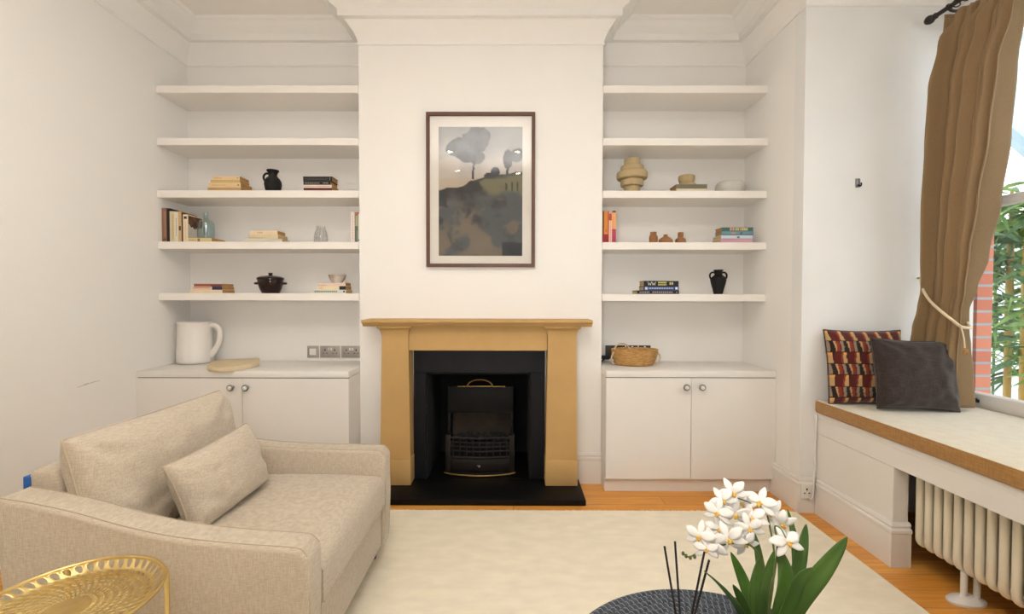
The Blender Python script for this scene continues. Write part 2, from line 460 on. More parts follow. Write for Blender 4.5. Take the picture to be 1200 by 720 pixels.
# ------------------------------------------------------------------ alcove cupboards
def cupboard(x0, x1, yf, split, knobs, label, side):
    root = thing('alcove_cupboard', label, 'cupboard', ((x0+x1)/2, (yf+YB)/2, 0), 0, 'white alcove cupboards')
    x0 += 0.001; x1 -= 0.001
    # carcass with plinth below
    b = BM(); box(b, x0, x1, yf+0.018, YB-0.001, 0.084, 0.6855); wpart('carcass', b, 'cab', root, smooth=False)
    b = BM(); box(b, x0, x1-0.006, yf+0.03, YB-0.001, 0.0, 0.083); wpart('plinth', b, 'cab', root, smooth=False)
    b = BM(); box(b, x0, x1, yf, YB-0.001, 0.6880, 0.7261, 0.0025); wpart('countertop', b, 'cab', root)
    b = BM(); box(b, x0+0.002, x1-0.002, yf+0.008, yf+0.02, 0.0845, 0.6875); wpart('shadow_gap', b, 'gap', root, smooth=False)
    for (a, c), kx in zip(((x0, split-0.0012), (split+0.0012, x1)), knobs):
        b = BM(); box(b, a, c, yf, yf+0.017, 0.084, 0.6835, 0.0015, 1)
        d = wpart('door', b, 'cab', root, smooth=False)
        d2 = BM()
        lathe(d2, [(0.011, 0), (0.010, 0.004), (0.007, 0.012), (0.015, 0.016), (0.0195, 0.020), (0.0195, 0.026), (0.0165, 0.029), (0.0125, 0.027)], 24)
        bmesh.ops.rotate(d2, cent=(0, 0, 0), matrix=Matrix.Rotation(PI/2, 3, 'X'), verts=d2.verts[:])
        shift(d2, Vector((kx, yf, 0.632))-Vector(root.location))
        k = link('knob', d2, 'chrome', d)
        d3 = BM(); lathe(d3, [(0.0128, -0.006), (0.0125, -0.002), (0.009, 0.003), (0.003, 0.005)], 18)
        bmesh.ops.rotate(d3, cent=(0, 0, 0), matrix=Matrix.Rotation(PI/2, 3, 'X'), verts=d3.verts[:])
        for f in d3.faces: f.material_index = 0
        shift(d3, Vector((kx, yf-0.0325, 0.632))-Vector(root.location))
        me2 = bpy.data.meshes.new('boss'); 
        # small pale boss joined into the knob mesh
        kb = BM(); kb.from_mesh(k.data); n0 = len(kb.faces)
        tmp = bpy.data.meshes.new('t'); d3.to_mesh(tmp); d3.free(); kb.from_mesh(tmp)
        kb.faces.ensure_lookup_table()
        for f in kb.faces[n0:]: f.material_index = 1
        k.data.materials.append(M['pot']); kb.to_mesh(k.data); kb.free()
        bpy.data.meshes.remove(tmp); bpy.data.meshes.remove(me2)
        k.data.polygons.foreach_set('use_smooth', [True]*len(k.data.polygons))
    return root
cupboard(XL, XBL, 2.624, -1.576, (-1.633, -1.546), 'white two door cupboard in the left alcove behind the armchair', 'l')
cupboard(XBR, XR, 2.670, 1.046, (1.010, 1.102), 'white two door cupboard in the right alcove below the wicker basket', 'r')

# ------------------------------------------------------------------ fireplace
def fireplace():
    r = thing('fireplace_surround', 'honey coloured stone fireplace surround with black slate slips', 'fireplace', (-0.215, 2.72, 0.0))
    yf = 2.70; z0 = 0.034
    xl, xr = -0.790, 0.374
    mt = 1.0255
    yb = YBR-0.0005
    # mantel shelf, two stepped mouldings
    mx0, mx1 = -0.885, 0.4569
    b = BM(); prism(b, [(yb, mt-0.040), (2.662, mt-0.040), (2.652, mt-0.032), (2.648, mt-0.024), (2.634, mt-0.020), (2.628, mt-0.012), (2.628, mt-0.003), (2.631, mt), (yb, mt)], 'x', mx0, mx1)
    wpart('mantel_shelf', b, 'stone', r, ang=25)
    zt = mt-0.0405
    zi = 0.8379
    b = BM(); box(b, -0.628, 0.201, 2.712, yb, zi, zt, 0.002, 1); wpart('frieze', b, 'stone', r, smooth=False)
    for s, (ot, ob, it, ib) in ((-1, (-0.786, -0.797, -0.628, -0.617)), (1, (0.372, 0.379, 0.203, 0.193))):
        b = BM()
        zb = 0.190
        def quad(z, a, c, y0): return [b.verts.new((a, y0, z)), b.verts.new((c, y0, z)), b.verts.new((c, yb, z)), b.verts.new((a, yb, z))]
        rings = [(zb, ib, ob, yf-0.004), (zt-0.075, it, ot, yf)]
        # flared cove capital at the top
        for k in range(1, 7):
            t = k/6.0; e = 0.020*(1-math.sqrt(max(0, 1-t*t)))
            rings.append((zt-0.075+0.067*t, it-s*e, ot+s*e, yf-e*1.6))
        rings.append((zt-0.008, it-s*0.022, ot+s*0.022, yf-0.036)); rings.append((zt, it-s*0.022, ot+s*0.022, yf-0.036))
        q = [quad(z, min(a, c), max(a, c), y) for z, a, c, y in rings]
        for i in range(len(q)-1):
            for k in range(4): b.faces.new((q[i][k], q[i][(k+1) % 4], q[i+1][(k+1) % 4], q[i+1][k]))
        b.faces.new(list(reversed(q[0]))); b.faces.new(q[-1])
        p = wpart('pilaster', b, 'stone', r, ang=30)
        b = BM(); a0, a1 = sorted((ib-s*0.004, ob+s*0.003)); box(b, a0, a1, yf-0.016, yb, z0, zb-0.0005, 0.004)
        shift(b, -Vector(r.location)); link('plinth_block', b, 'stone', p)
    # slate slips: header and two legs
    xi0, xi1 = -0.616, 0.192
    zs = 0.693
    b = BM(); box(b, xi0, xi1, 2.790, yb, zs, zi-0.0005, 0.0015, 1); wpart('slate_header', b, 'slate', r, smooth=False)
    for a, c in ((xi0, OX0), (OX1, xi1)):
        b = BM(); box(b, a, c, 2.790, yb, z0, zs-0.001, 0.0015, 1); wpart('slate_slip', b, 'slate', r, smooth=False)
    # firebox
    b = BM()
    box(b, OX0+0.0005, OX0+0.010, 2.800, 3.30, 0.034, OZ-0.001); box(b, OX1-0.010, OX1-0.0005, 2.800, 3.30, 0.034, OZ-0.001)
    box(b, OX0+0.0005, OX1-0.0005, 3.291, 3.33, 0.0, OZ-0.001); box(b, OX0+0.0005, OX1-0.0005, 2.800, 3.30, OZ-0.012, OZ-0.001)
    wpart('firebox', b, 'soot', r, smooth=False)
    h = thing('hearth_slab', 'black slate hearth slab on the floor in front of the fireplace', 'hearth', (-0.215, 2.65, 0))
    b = BM(); box(b, -0.832, 0.403, 2.497, YBR-0.02, 0.0, 0.033, 0.005); box(b, OX0+0.001, OX1-0.001, YBR-0.02, 3.29, 0.0, 0.033)
    wpart('slab', b, 'hearth', h)
fireplace()

def gas_fire():
    cx = -0.2152; g = thing('gas_fire', 'dark inset gas fire with slatted front and brass trim in the fireplace opening', 'fire', (cx, 2.93, 0.034))
    H = lambda py, y: 0
    yf = 2.87
    x0, x1 = -0.433, 0.0065
    z = lambda v: v
    z1 = 0.2719; zb = 0.036
    zd1, zd0 = 0.137, 0.0556
    # back hood: tall black plate with arched brass rim and handle
    hx0, hx1 = -0.4085, -0.0217; zh = 0.5811; zp1 = 0.4091; zp0 = 0.2645
    b = BM(); box(b, hx0-0.02, hx1+0.02, 2.93, 2.96, zp1, zh, 0.004); box(b, hx0-0.02, hx0, 2.93, 2.96, zb, zp1, 0.003); box(b, hx1, hx1+0.02, 2.93, 2.96, zb, zp1, 0.003)
    wpart('hood', b, 'iron', g)
    b = BM(); tube(b, [(-0.363, 2.926, zh-0.001), (cx, 2.915, zh+0.003), (-0.0548, 2.926, zh-0.001)], 0.0032, 8, 6); wpart('hood_trim', b, 'brass', g)
    b = BM(); tube(b, [(-0.3024, 2.915, zh), (-0.2859, 2.912, zh+0.026), (-0.2529, 2.91, zh+0.043), (cx, 2.909, zh+0.047), (-0.1814, 2.91, zh+0.043), (-0.1484, 2.912, zh+0.026), (-0.1318, 2.915, zh)], 0.004, 8, 5); wpart('hood_handle', b, 'brass', g)
    b = BM(); box(b, hx0, hx1, 3.04, 3.06, zb+0.05, zp1+0.02)
    # ribs between back panels
    box(b, cx-0.012, cx-0.002, 3.034, 3.04, zp0, zp1+0.02)
    wpart('fire_back', b, 'ceramic_panel', g, smooth=False)
    # burner box body
    b = BM(); box(b, x0+0.02, x1-0.02, 2.885, 3.04, zb, z1-0.045, 0.004); wpart('burner_box', b, 'iron', g)
    # front: frame with curved slats
    b = BM()
    box(b, x0, x0+0.034, 2.862, 2.90, zb, z1+0.012, 0.004); wpart('front_post', b, 'bronze', g)
    b = BM(); box(b, x1-0.034, x1, 2.862, 2.90, zb, z1+0.012, 0.004); wpart('front_post', b, 'bronze', g)
    rows = [z1-0.006, z1-0.034, z1-0.062, z1-0.090, zd1+0.006]
    b = BM()
    for i, zz in enumerate(rows):
        tube(b, [(x0+0.03, 2.872, zz), (cx, 2.852, zz), (x1-0.03, 2.872, zz)], 0.0075 if i in (0, 4) else 0.005, 8, 6)
    for k in range(9):
        xx = x0+0.05+(x1-x0-0.1)*k/8
        yy = 2.872-0.02*(1-((xx-cx)/(x1-cx))**2)
        box(b, xx-0.004, xx+0.004, yy-0.002, yy+0.006, zd1, z1, 0.001, 1)
    wpart('front_grate', b, 'bronze', g)
    b = BM(); prism(b, [(x0+0.034, 2.90)]+[(x0+0.034+(x1-x0-0.068)*k/12, 2.868-0.02*(1-(2*k/12-1)**2)) for k in range(13)]+[(x1-0.034, 2.90)], 'z', zd0, zd1-0.004, 0.003)
    d = wpart('ash_drawer', b, 'bronze', g)
    b = BM(); zc = (zd0+zd1)/2
    tube(b, [(cx, 2.848, zc), (cx, 2.832, zc)], 0.004, 8); lathe(b, [(0.001, -0.008), (0.006, -0.005), (0.008, 0), (0.006, 0.005), (0.001, 0.008)], 12, (cx, 2.828, zc)); tube(b, [(cx-0.012, 2.829, zc+0.004), (cx+0.008, 2.829, zc+0.004)], 0.0025, 6)
    shift(b, -Vector(g.location)); link('drawer_knob', b, 'chrome', d)
    b = BM(); prism(b, [(x0, 2.905)]+[(x0+(x1-x0)*k/12, 2.862-0.03*(1-(2*k/12-1)**2)) for k in range(13)]+[(x1, 2.905)], 'z', zb-0.002, zb+0.016, 0.002); wpart('base_plate', b, 'iron', g)
    b = BM(); tube(b, [(x0-0.006, 2.856, zb+0.012), (x0+0.06, 2.838, zb+0.006), (cx, 2.822, zb+0.003), (x1-0.06, 2.838, zb+0.006), (x1+0.006, 2.856, zb+0.012)], 0.0045, 8, 6); wpart('fender_rail', b, 'brass', g)
    rnd = random.Random(3)
    for k in range(13):
        b = BM(); bmesh.ops.create_icosphere(b, subdivisions=2, radius=1)
        ph = rnd.random()*9
        for v in b.verts:
            n = noise.noise(v.co*1.3+Vector((ph, 0, 0))); v.co *= 1+0.35*n
            v.co = Vector((v.co.x*0.030, v.co.y*0.026, v.co.z*0.021))
        shift(b, (x0+0.06+(x1-x0-0.12)*k/12, 2.93+0.05*(k % 2), z1-0.03+rnd.random()*0.012)); wpart('coal', b, 'coal', g, ang=60)
gas_fire()

# ------------------------------------------------------------------ framed print
def picture():
    x0, x1, z0, z1 = -0.538, 0.128, 1.343, 2.287
    yw = YBR-0.0005; yf = YBR-0.028
    r = thing('framed_print', 'walnut framed watercolour of dark trees on a hill above the fireplace', 'picture', ((x0+x1)/2, yw, z0))
    w = 0.021
    b = BM()
    for (a, c, d, e) in ((x0, x1, z1-w, z1), (x0, x1, z0, z0+w), (x0, x0+w, z0+w, z1-w), (x1-w, x1, z0+w, z1-w)):
        box(b, a, c, yf, yw, d, e, 0.002, 1)
    wpart('frame', b, 'frame', r, smooth=False)
    b = BM(); box(b, x0+w, x1-w, yw-0.010, yw-0.001, z0+w, z1-w); wpart('mount', b, 'mount', r, smooth=False)
    # the print: pigment per vertex
    px0, px1, pz0, pz1 = -0.463, 0.051, 1.413, 2.201
    NX, NZ = 110, 165
    b = BM(); cl = b.loops.layers.float_color.new('Col')
    def N(u, v, s, o=0.0): return noise.fractal(Vector((u*s+o, v*s*1.5, o)), 1.0, 2.0, 4)
    def mixc(a, c, t): t = max(0, min(1, t)); return tuple(a[i]*(1-t)+c[i]*t for i in range(3))
    def sm(x, a, c): t = max(0, min(1, (x-a)/(c-a))); return t*t*(3-2*t)
    def blob(u, v, cu, cv, ru, rv, ns=6, amp=0.28, o=0.0):
        d = math.hypot((u-cu)/ru, (v-cv)/rv) + amp*N(u, v, ns, o)
        return 1-sm(d, 0.92, 1.03)
    def paint(u, v):
        u0, v0 = u, v
        u = u+0.018*N(u, v, 7, 21); v = v+0.010*N(u, v, 7, 22)
        c = mixc((150, 148, 148), (192, 184, 174), sm(v, 0.12, 0.36)+0.5*N(u, v, 3))
        c = mixc(c, (188, 172, 154), sm(v, 0.385, 0.41)*0.9)
        dark = (50, 50, 58)
        dk = mixc(dark, (84, 88, 98), 0.45+N(u, v, 7, 4))
        t = max(blob(u, v, 0.45, 0.10, 0.15, 0.095, o=1), blob(u, v, 0.22, 0.165, 0.13, 0.075, o=2), blob(u, v, 0.34, 0.21, 0.17, 0.06, o=3), blob(u, v, 0.53, 0.07, 0.08, 0.06, o=5), blob(u, v, 0.46, 0.24, 0.09, 0.045, o=4))
        t = max(t, blob(u, v, 0.82, 0.25, 0.075, 0.075, o=6), blob(u, v, 0.93, 0.22, 0.08, 0.06, o=7)*0.85, blob(u, v, 0.68, 0.345, 0.06, 0.04, o=8), blob(u, v, 0.60, 0.372, 0.06, 0.022, o=9))
        c = mixc(c, dk, t)
        if abs(u-0.415-0.008*math.sin(v*30)) < 0.012 and 0.22 < v < 0.41: c = dark
        if abs(u-0.82) < 0.014 and 0.28 < v < 0.38: c = dark
        hill = 0.485-0.085*sm(u, 0.05, 0.80)-0.05*u+0.022*N(u, v, 6, 9)
        if v > hill:
            k = (v-hill)/(1-hill)
            c = mixc((58, 60, 62), (92, 96, 98), sm(k, 0.06, 0.28)+1.1*N(u, v, 4, 11))
            ol = sm(u+0.25*N(u, v, 5, 13), 0.46, 0.58)*(1-sm(v+0.08*N(u, v, 6, 12), 0.47, 0.56))*sm(v, hill+0.005, hill+0.04)
            c = mixc(c, (132, 128, 100), ol*0.85)
            br = sm(0.9*N(u, v, 3.2, 17)+0.6*(1-u)+0.2*v, 0.40, 0.72)*sm(v, 0.52, 0.66)
            c = mixc(c, (132, 118, 102), br*0.8)
            if 0.78 < u < 0.99 and 0.43 < v < 0.49 and math.sin(u*95) > 0.55: c = (70, 70, 62)
            if v > 0.895 and u > 0.76: c = mixc(c, (50, 56, 62), 0.8)
            if v < 0.62 and u < 0.09: c = mixc(c, (54, 60, 64), 0.7)
        return c
    vs = [[b.verts.new((px0+(px1-px0)*i/NX, yw-0.0115, pz1-(pz1-pz0)*j/NZ)) for i in range(NX+1)] for j in range(NZ+1)]
    for j in range(NZ):
        for i in range(NX):
            f = b.faces.new((vs[j][i], vs[j+1][i], vs[j+1][i+1], vs[j][i+1]))
            for lp, (ii, jj) in zip(f.loops, ((i, j), (i, j+1), (i+1, j+1), (i+1, j))):
                lp[cl] = (*lin(paint(ii/NX, jj/NZ)), 1)
    wpart('print', b, 'print', r)
    b = BM(); box(b, x0+w, x1-w, yw-0.018, yw-0.016, z0+w, z1-w); wpart('glazing', b, 'pic_glass', r, smooth=False)
picture()

# ------------------------------------------------------------------ sockets and small fittings
def socket(x0, x1, z0, z1, y, kind, label, plate='nickel', group=None, nm='wall_socket', cat='socket'):
    r = thing(nm, label, cat, ((x0+x1)/2, y, z0), 0, group)
    b = BM(); box(b, x0, x1, y-0.008, y-0.0003, z0, z1, 0.002); wpart('face_plate', b, plate, r)
    zc = (z0+z1)/2
    if kind == 'single_white':
        b = BM(); d = (x1-x0)*0.28; box(b, (x0+x1)/2-d, (x0+x1)/2+d, y-0.010, y-0.008, zc-d, zc+d, 0.0015, 1); wpart('aerial_insert', b, 'white_plastic', r)
    else:
        cs = [x0+(x1-x0)*0.26, x0+(x1-x0)*0.74] if kind == 'double' else [(x0+x1)/2]
        for c in cs:
            b = BM()
            box(b, c-0.0035, c+0.0035, y-0.0095, y-0.0079, zc+0.006, zc+0.018); box(b, c-0.016, c-0.009, y-0.0095, y-0.0079, zc-0.012, zc-0.006); box(b, c+0.009, c+0.016, y-0.0095, y-0.0079, zc-0.012, zc-0.006)
            wpart('pin_slots', b, 'black_plastic', r, smooth=False)
            b = BM(); sxx = c + (0.024 if c < (x0+x1)/2 else -0.024) if kind == 'double' else c
            box(b, sxx-0.006, sxx+0.006, y-0.011, y-0.008, zc+(0.010 if kind == 'double' else 0.024), zc+(0.028 if kind == 'double' else 0.036), 0.001, 1); wpart('rocker_switch', b, 'white_plastic', r)
    return r
g = 'brushed plates above the left cupboard'
socket(-1.400, -1.322, 0.745, 0.826, YB, 'single_white', 'small square metal plate with white insert, leftmost above left cupboard', group=g)
socket(-1.313, -1.177, 0.745, 0.826, YB, 'double', 'metal double socket beside the small square plate above left cupboard', group=g)
socket(-1.168, -1.032, 0.745, 0.826, YB, 'double', 'metal double socket nearest the chimney breast above left cupboard', group=g)
g = 'dark plates behind the wicker basket'
socket(0.620, 0.752, 0.742, 0.834, YB, 'double', 'dark double socket behind the basket nearest the chimney breast', 'dark_plate', group=g)
socket(0.762, 0.838, 0.752, 0.834, YB, 'single', 'dark single socket plate behind the middle of the wicker basket', 'dark_plate', group=g)
socket(0.845, 0.925, 0.752, 0.834, YB, 'single', 'dark single plate behind right end of the wicker basket', 'dark_plate', group=g)
socket(1.5427, 1.6022, 0.078, 0.160, YE-0.0185, 'single', 'white socket on the skirting beside the window bench', 'white_plastic', nm='skirting_socket')
# black plug lead at the right of the breast
b = BM(); tube(b, [(0.625, 3.05, 0.76), (0.60, 3.03, 0.742), (0.572, 3.00, 0.7315), (0.551, 2.96, 0.7315)], 0.005, 8, 6); box(b, 0.592, 0.640, 3.035, 3.066, 0.742, 0.768, 0.004)
wthing('power_lead', b, 'black_plastic', 'black plug and lead beside the basket on the right cupboard', 'cable')
# white cable by the bench
b = BM(); tube(b, [(1.628, YE-0.010, 0.53), (1.624, YE-0.010, 0.40), (1.622, YE-0.010, 0.28), (1.606, YE-0.030, 0.17), (1.602, YE-0.031, 0.10), (1.588, YE-0.034, 0.080), (1.573, YE-0.034, 0.090)], 0.0045, 8, 6)
wthing('white_cable', b, 'white_plastic', 'thin white cable running down the corner to the skirting socket', 'cable')
# hook plate on the bay wall
r = thing('wall_hook', 'small chrome hook plate on the bare wall left of the curtain', 'hook', (1.8316, YE, 1.7468))
b = BM(); box(b, -0.012, 0.012, -0.006, -0.0003, 0.0, 0.048, 0.003); link('plate', b, 'chrome', r)
b = BM(); tube(b, [(0.003, -0.006, 0.014), (0.003, -0.018, 0.004), (0.003, -0.024, 0.010), (0.003, -0.024, 0.020)], 0.0035, 8, 4); link('hook', b, 'iron', r)
# wall scuff left of the cupboard is part of the left wall
b = BM()
for k in range(3):
    yy = 2.27+0.03*k; tube(b, [(XL+0.0006, yy, 0.700+0.004*k), (XL+0.0006, yy+0.03, 0.705+0.003*k), (XL+0.0006, yy+0.06, 0.712)], 0.0010, 5, 3)
wo = bpy.data.objects['wall_left']; s_ = link('scuff_mark', b, 'scuff', wo)

# ------------------------------------------------------------------ window bench, radiator
def bench():
    r = thing('window_bench', 'white boxed in window bench with skirting and open radiator recess', 'bench', (2.0, 1.63, 0))
    y1 = YE-0.001; y0 = YBN+0.001; yo = 1.951
    b = BM(); box(b, XBN-0.0005, XW-0.001, y0, y1, 0.515, 0.5395); wpart('seat_board', b, 'trim', r, smooth=False)
    b = BM(); box(b, XBN, XBN+0.02, y0, y1, 0.430, 0.5145, 0.001, 1); wpart('fascia', b, 'trim', r, smooth=False)
    b = BM(); box(b, XBN+0.002, XBN+0.070, yo, y1, 0.0, 0.4285, 0.002, 1); wpart('end_panel', b, 'trim', r, smooth=False)
    b = BM(); box(b, XBN+0.002, XBN+0.070, y0, y0+0.12, 0.0, 0.4285, 0.002, 1); wpart('end_panel', b, 'trim', r, smooth=False)
    h = 0.19
    p = [(0, 0), (0.018, 0), (0.018, h-0.045), (0.022, h-0.04), (0.022, h-0.028), (0.012, h-0.022), (0.016, h-0.012), (0.010, h), (0, h)]
    b = BM(); sweep(b, [(XBN+0.002, YE-0.024), (XBN+0.002, yo), (XBN+0.070, yo)], p); wpart('skirting', b, 'trim', r, ang=25)
    c = thing('bench_cushion', 'long tan bench cushion with caramel border along the window', 'cushion', (1.98, 1.63, 0.540))
    b = BM(); box(b, XBN-0.016, XW-0.010, y0+0.004, y1-0.003, 0.541, 0.608, 0.014, 4)
    for f in b.faces:
        f.material_index = 0 if f.normal.z > 0.75 else 1
    wpart('cushion_body', b, ['seat_cloth', 'seat_edge'], c)
    b = BM(); tube(b, [(XBN-0.012, y0+0.02, 0.603), (XBN-0.012, y1-0.015, 0.603)], 0.0035, 8); wpart('piping', b, 'seat_edge', c)
bench()

def radiator():
    r = thing('column_radiator', 'cream column radiator under the window bench', 'radiator', (1.76, 1.5, 0))
    px = [1073.5, 1084, 1095, 1107, 1119, 1131, 1144.5, 1159, 1173.6, 1188]
    ys = [1.905-0.0412*k for k in range(24)]
    zb, zt = 0.117, 0.495; rad = 0.0142
    for y in ys:
        b = BM(); loop = []
        for k in range(9):
            q = PI*k/8; loop.append((1.740-0.026*math.cos(q), y, zt-0.030+0.026*math.sin(q)))
        for k in range(9):
            q = PI*k/8; loop.append((1.740+0.026*math.cos(q), y, zb+0.026-0.026*math.sin(q)))
        tube(b, loop, rad, 14, closed=True)
        for zz in (zb+0.016, zt-0.016): tube(b, [(1.740, y-0.0204, zz), (1.740, y+0.0204, zz)], 0.010, 10)
        wpart('column', b, 'radiator', r, ang=50)
    for fy in (1.715, 1.10):
        b = BM(); tube(b, [(1.715, fy, 0.02), (1.715, fy, 0.115)], 0.011, 12); tube(b, [(1.765, fy, 0.02), (1.765, fy, 0.115)], 0.011, 12)
        lathe(b, [(0.055, 0.0), (0.056, 0.008), (0.050, 0.014), (0.020, 0.022), (0.016, 0.03)], 28, (1.725, fy, 0), sx=1.25, sy=0.72)
        wpart('foot', b, 'white_plastic', r)
radiator()
# dark back of the radiator recess is the bay wall below the window
# ------------------------------------------------------------------ soft furnishings
def pillow_bm(w, h, t, n=36, pull=0.06, boxy=2.2, seed=0.0, wr=0.006, color=None, crown=1.0):
    """stuffed cushion: width x, height z, thickness y; corners stay out, edges pull in"""
    bm = BM(); cl = bm.loops.layers.float_color.new('Col') if color else None
    def P(u, v, s):
        x = u*w/2*(1-pull*(1-v*v)*(abs(u)**3)); z = v*h/2*(1-pull*(1-u*u)*(abs(v)**3))
        k = max(0.0, (1-abs(u)**boxy))*max(0.0, (1-abs(v)**boxy))
        y = s*t/2*(k**0.42)
        if k > 0:
            q = Vector((u*2.3+seed, v*2.3, s*3.0+seed))
            y += s*wr*noise.noise(q*1.6)*min(1, k*4)
            # creases fanning from corners
            for cu, cv in ((-1, -1), (1, -1), (-1, 1), (1, 1)):
                dx, dz = u-cu, v-cv; d = math.hypot(dx, dz)
                if d < 0.7:
                    a = math.atan2(dz, dx); y += s*wr*0.7*math.sin(a*9+seed*5+cu*2)*(1-d/0.7)*min(1, d*4)*min(1, k*6)
        return Vector((x, y, z))
    grid = {}
    def V(i, j, s):
        edge = i in (0, n) or j in (0, n)
        key = (i, j, 0 if edge else s)
        if key not in grid:
            # denser towards edges
            u = math.sin((i/n-0.5)*PI); v = math.sin((j/n-0.5)*PI)
            u = 0.6*u+0.4*(2*i/n-1); v = 0.6*v+0.4*(2*j/n-1)
            grid[key] = (bm.verts.new(P(u, v, s)), u, v)
        return grid[key]
    for s in (-1, 1):
        for i in range(n):
            for j in range(n):
                q = [V(i, j, s), V(i+1, j, s), V(i+1, j+1, s), V(i, j+1, s)]
                if s > 0: q.reverse()
                f = bm.faces.new([x[0] for x in q])
                if color:
                    for lp, x in zip(f.loops, q): lp[cl] = (*lin(color(x[1], x[2])), 1)
    edge = []
    for k in range(n): edge.append(P(2*k/n-1, -1, 0))
    for k in range(n): edge.append(P(1, 2*k/n-1, 0))
    for k in range(n): edge.append(P(1-2*k/n, 1, 0))
    for k in range(n): edge.append(P(-1, 1-2*k/n, 0))
    return bm, edge

def frame_from(center, xdir, zdir):
    x = Vector(xdir).normalized(); z = Vector(zdir); z = (z-x*z.dot(x)).normalized(); y = z.cross(x)
    m = Matrix((x, y, z)).transposed().to_4x4(); m.translation = Vector(center); return m

def cushion_thing(name, label, cat, center, xdir, zdir, w, h, t, matname, pipe, seed, parent=None, n=36, pull=0.06, boxy=2.2, wr=0.006, color=None, group=None):
    bm, edge = pillow_bm(w, h, t, n, pull, boxy, seed, wr, color)
    m = frame_from(center, xdir, zdir)
    bm.transform(m)
    pts = [m @ p for p in edge]
    if parent is None:
        lo = min(v.co.z for v in bm.verts)
        r = thing(name, label, cat, (center[0], center[1], lo), 0, group)
        wpart('cushion_body', bm, matname, r, ang=180)
        b = BM(); tube(b, pts, 0.0032, 6, closed=True); wpart('piping', b, pipe, r, ang=180)
        return r
    o = wpart(name, bm, matname, parent, ang=180)
    b = BM(); tube(b, pts, 0.0035, 6, closed=True); shift(b, -Vector(parent.location)); link('piping', b, pipe, o, ang=180)
    return o

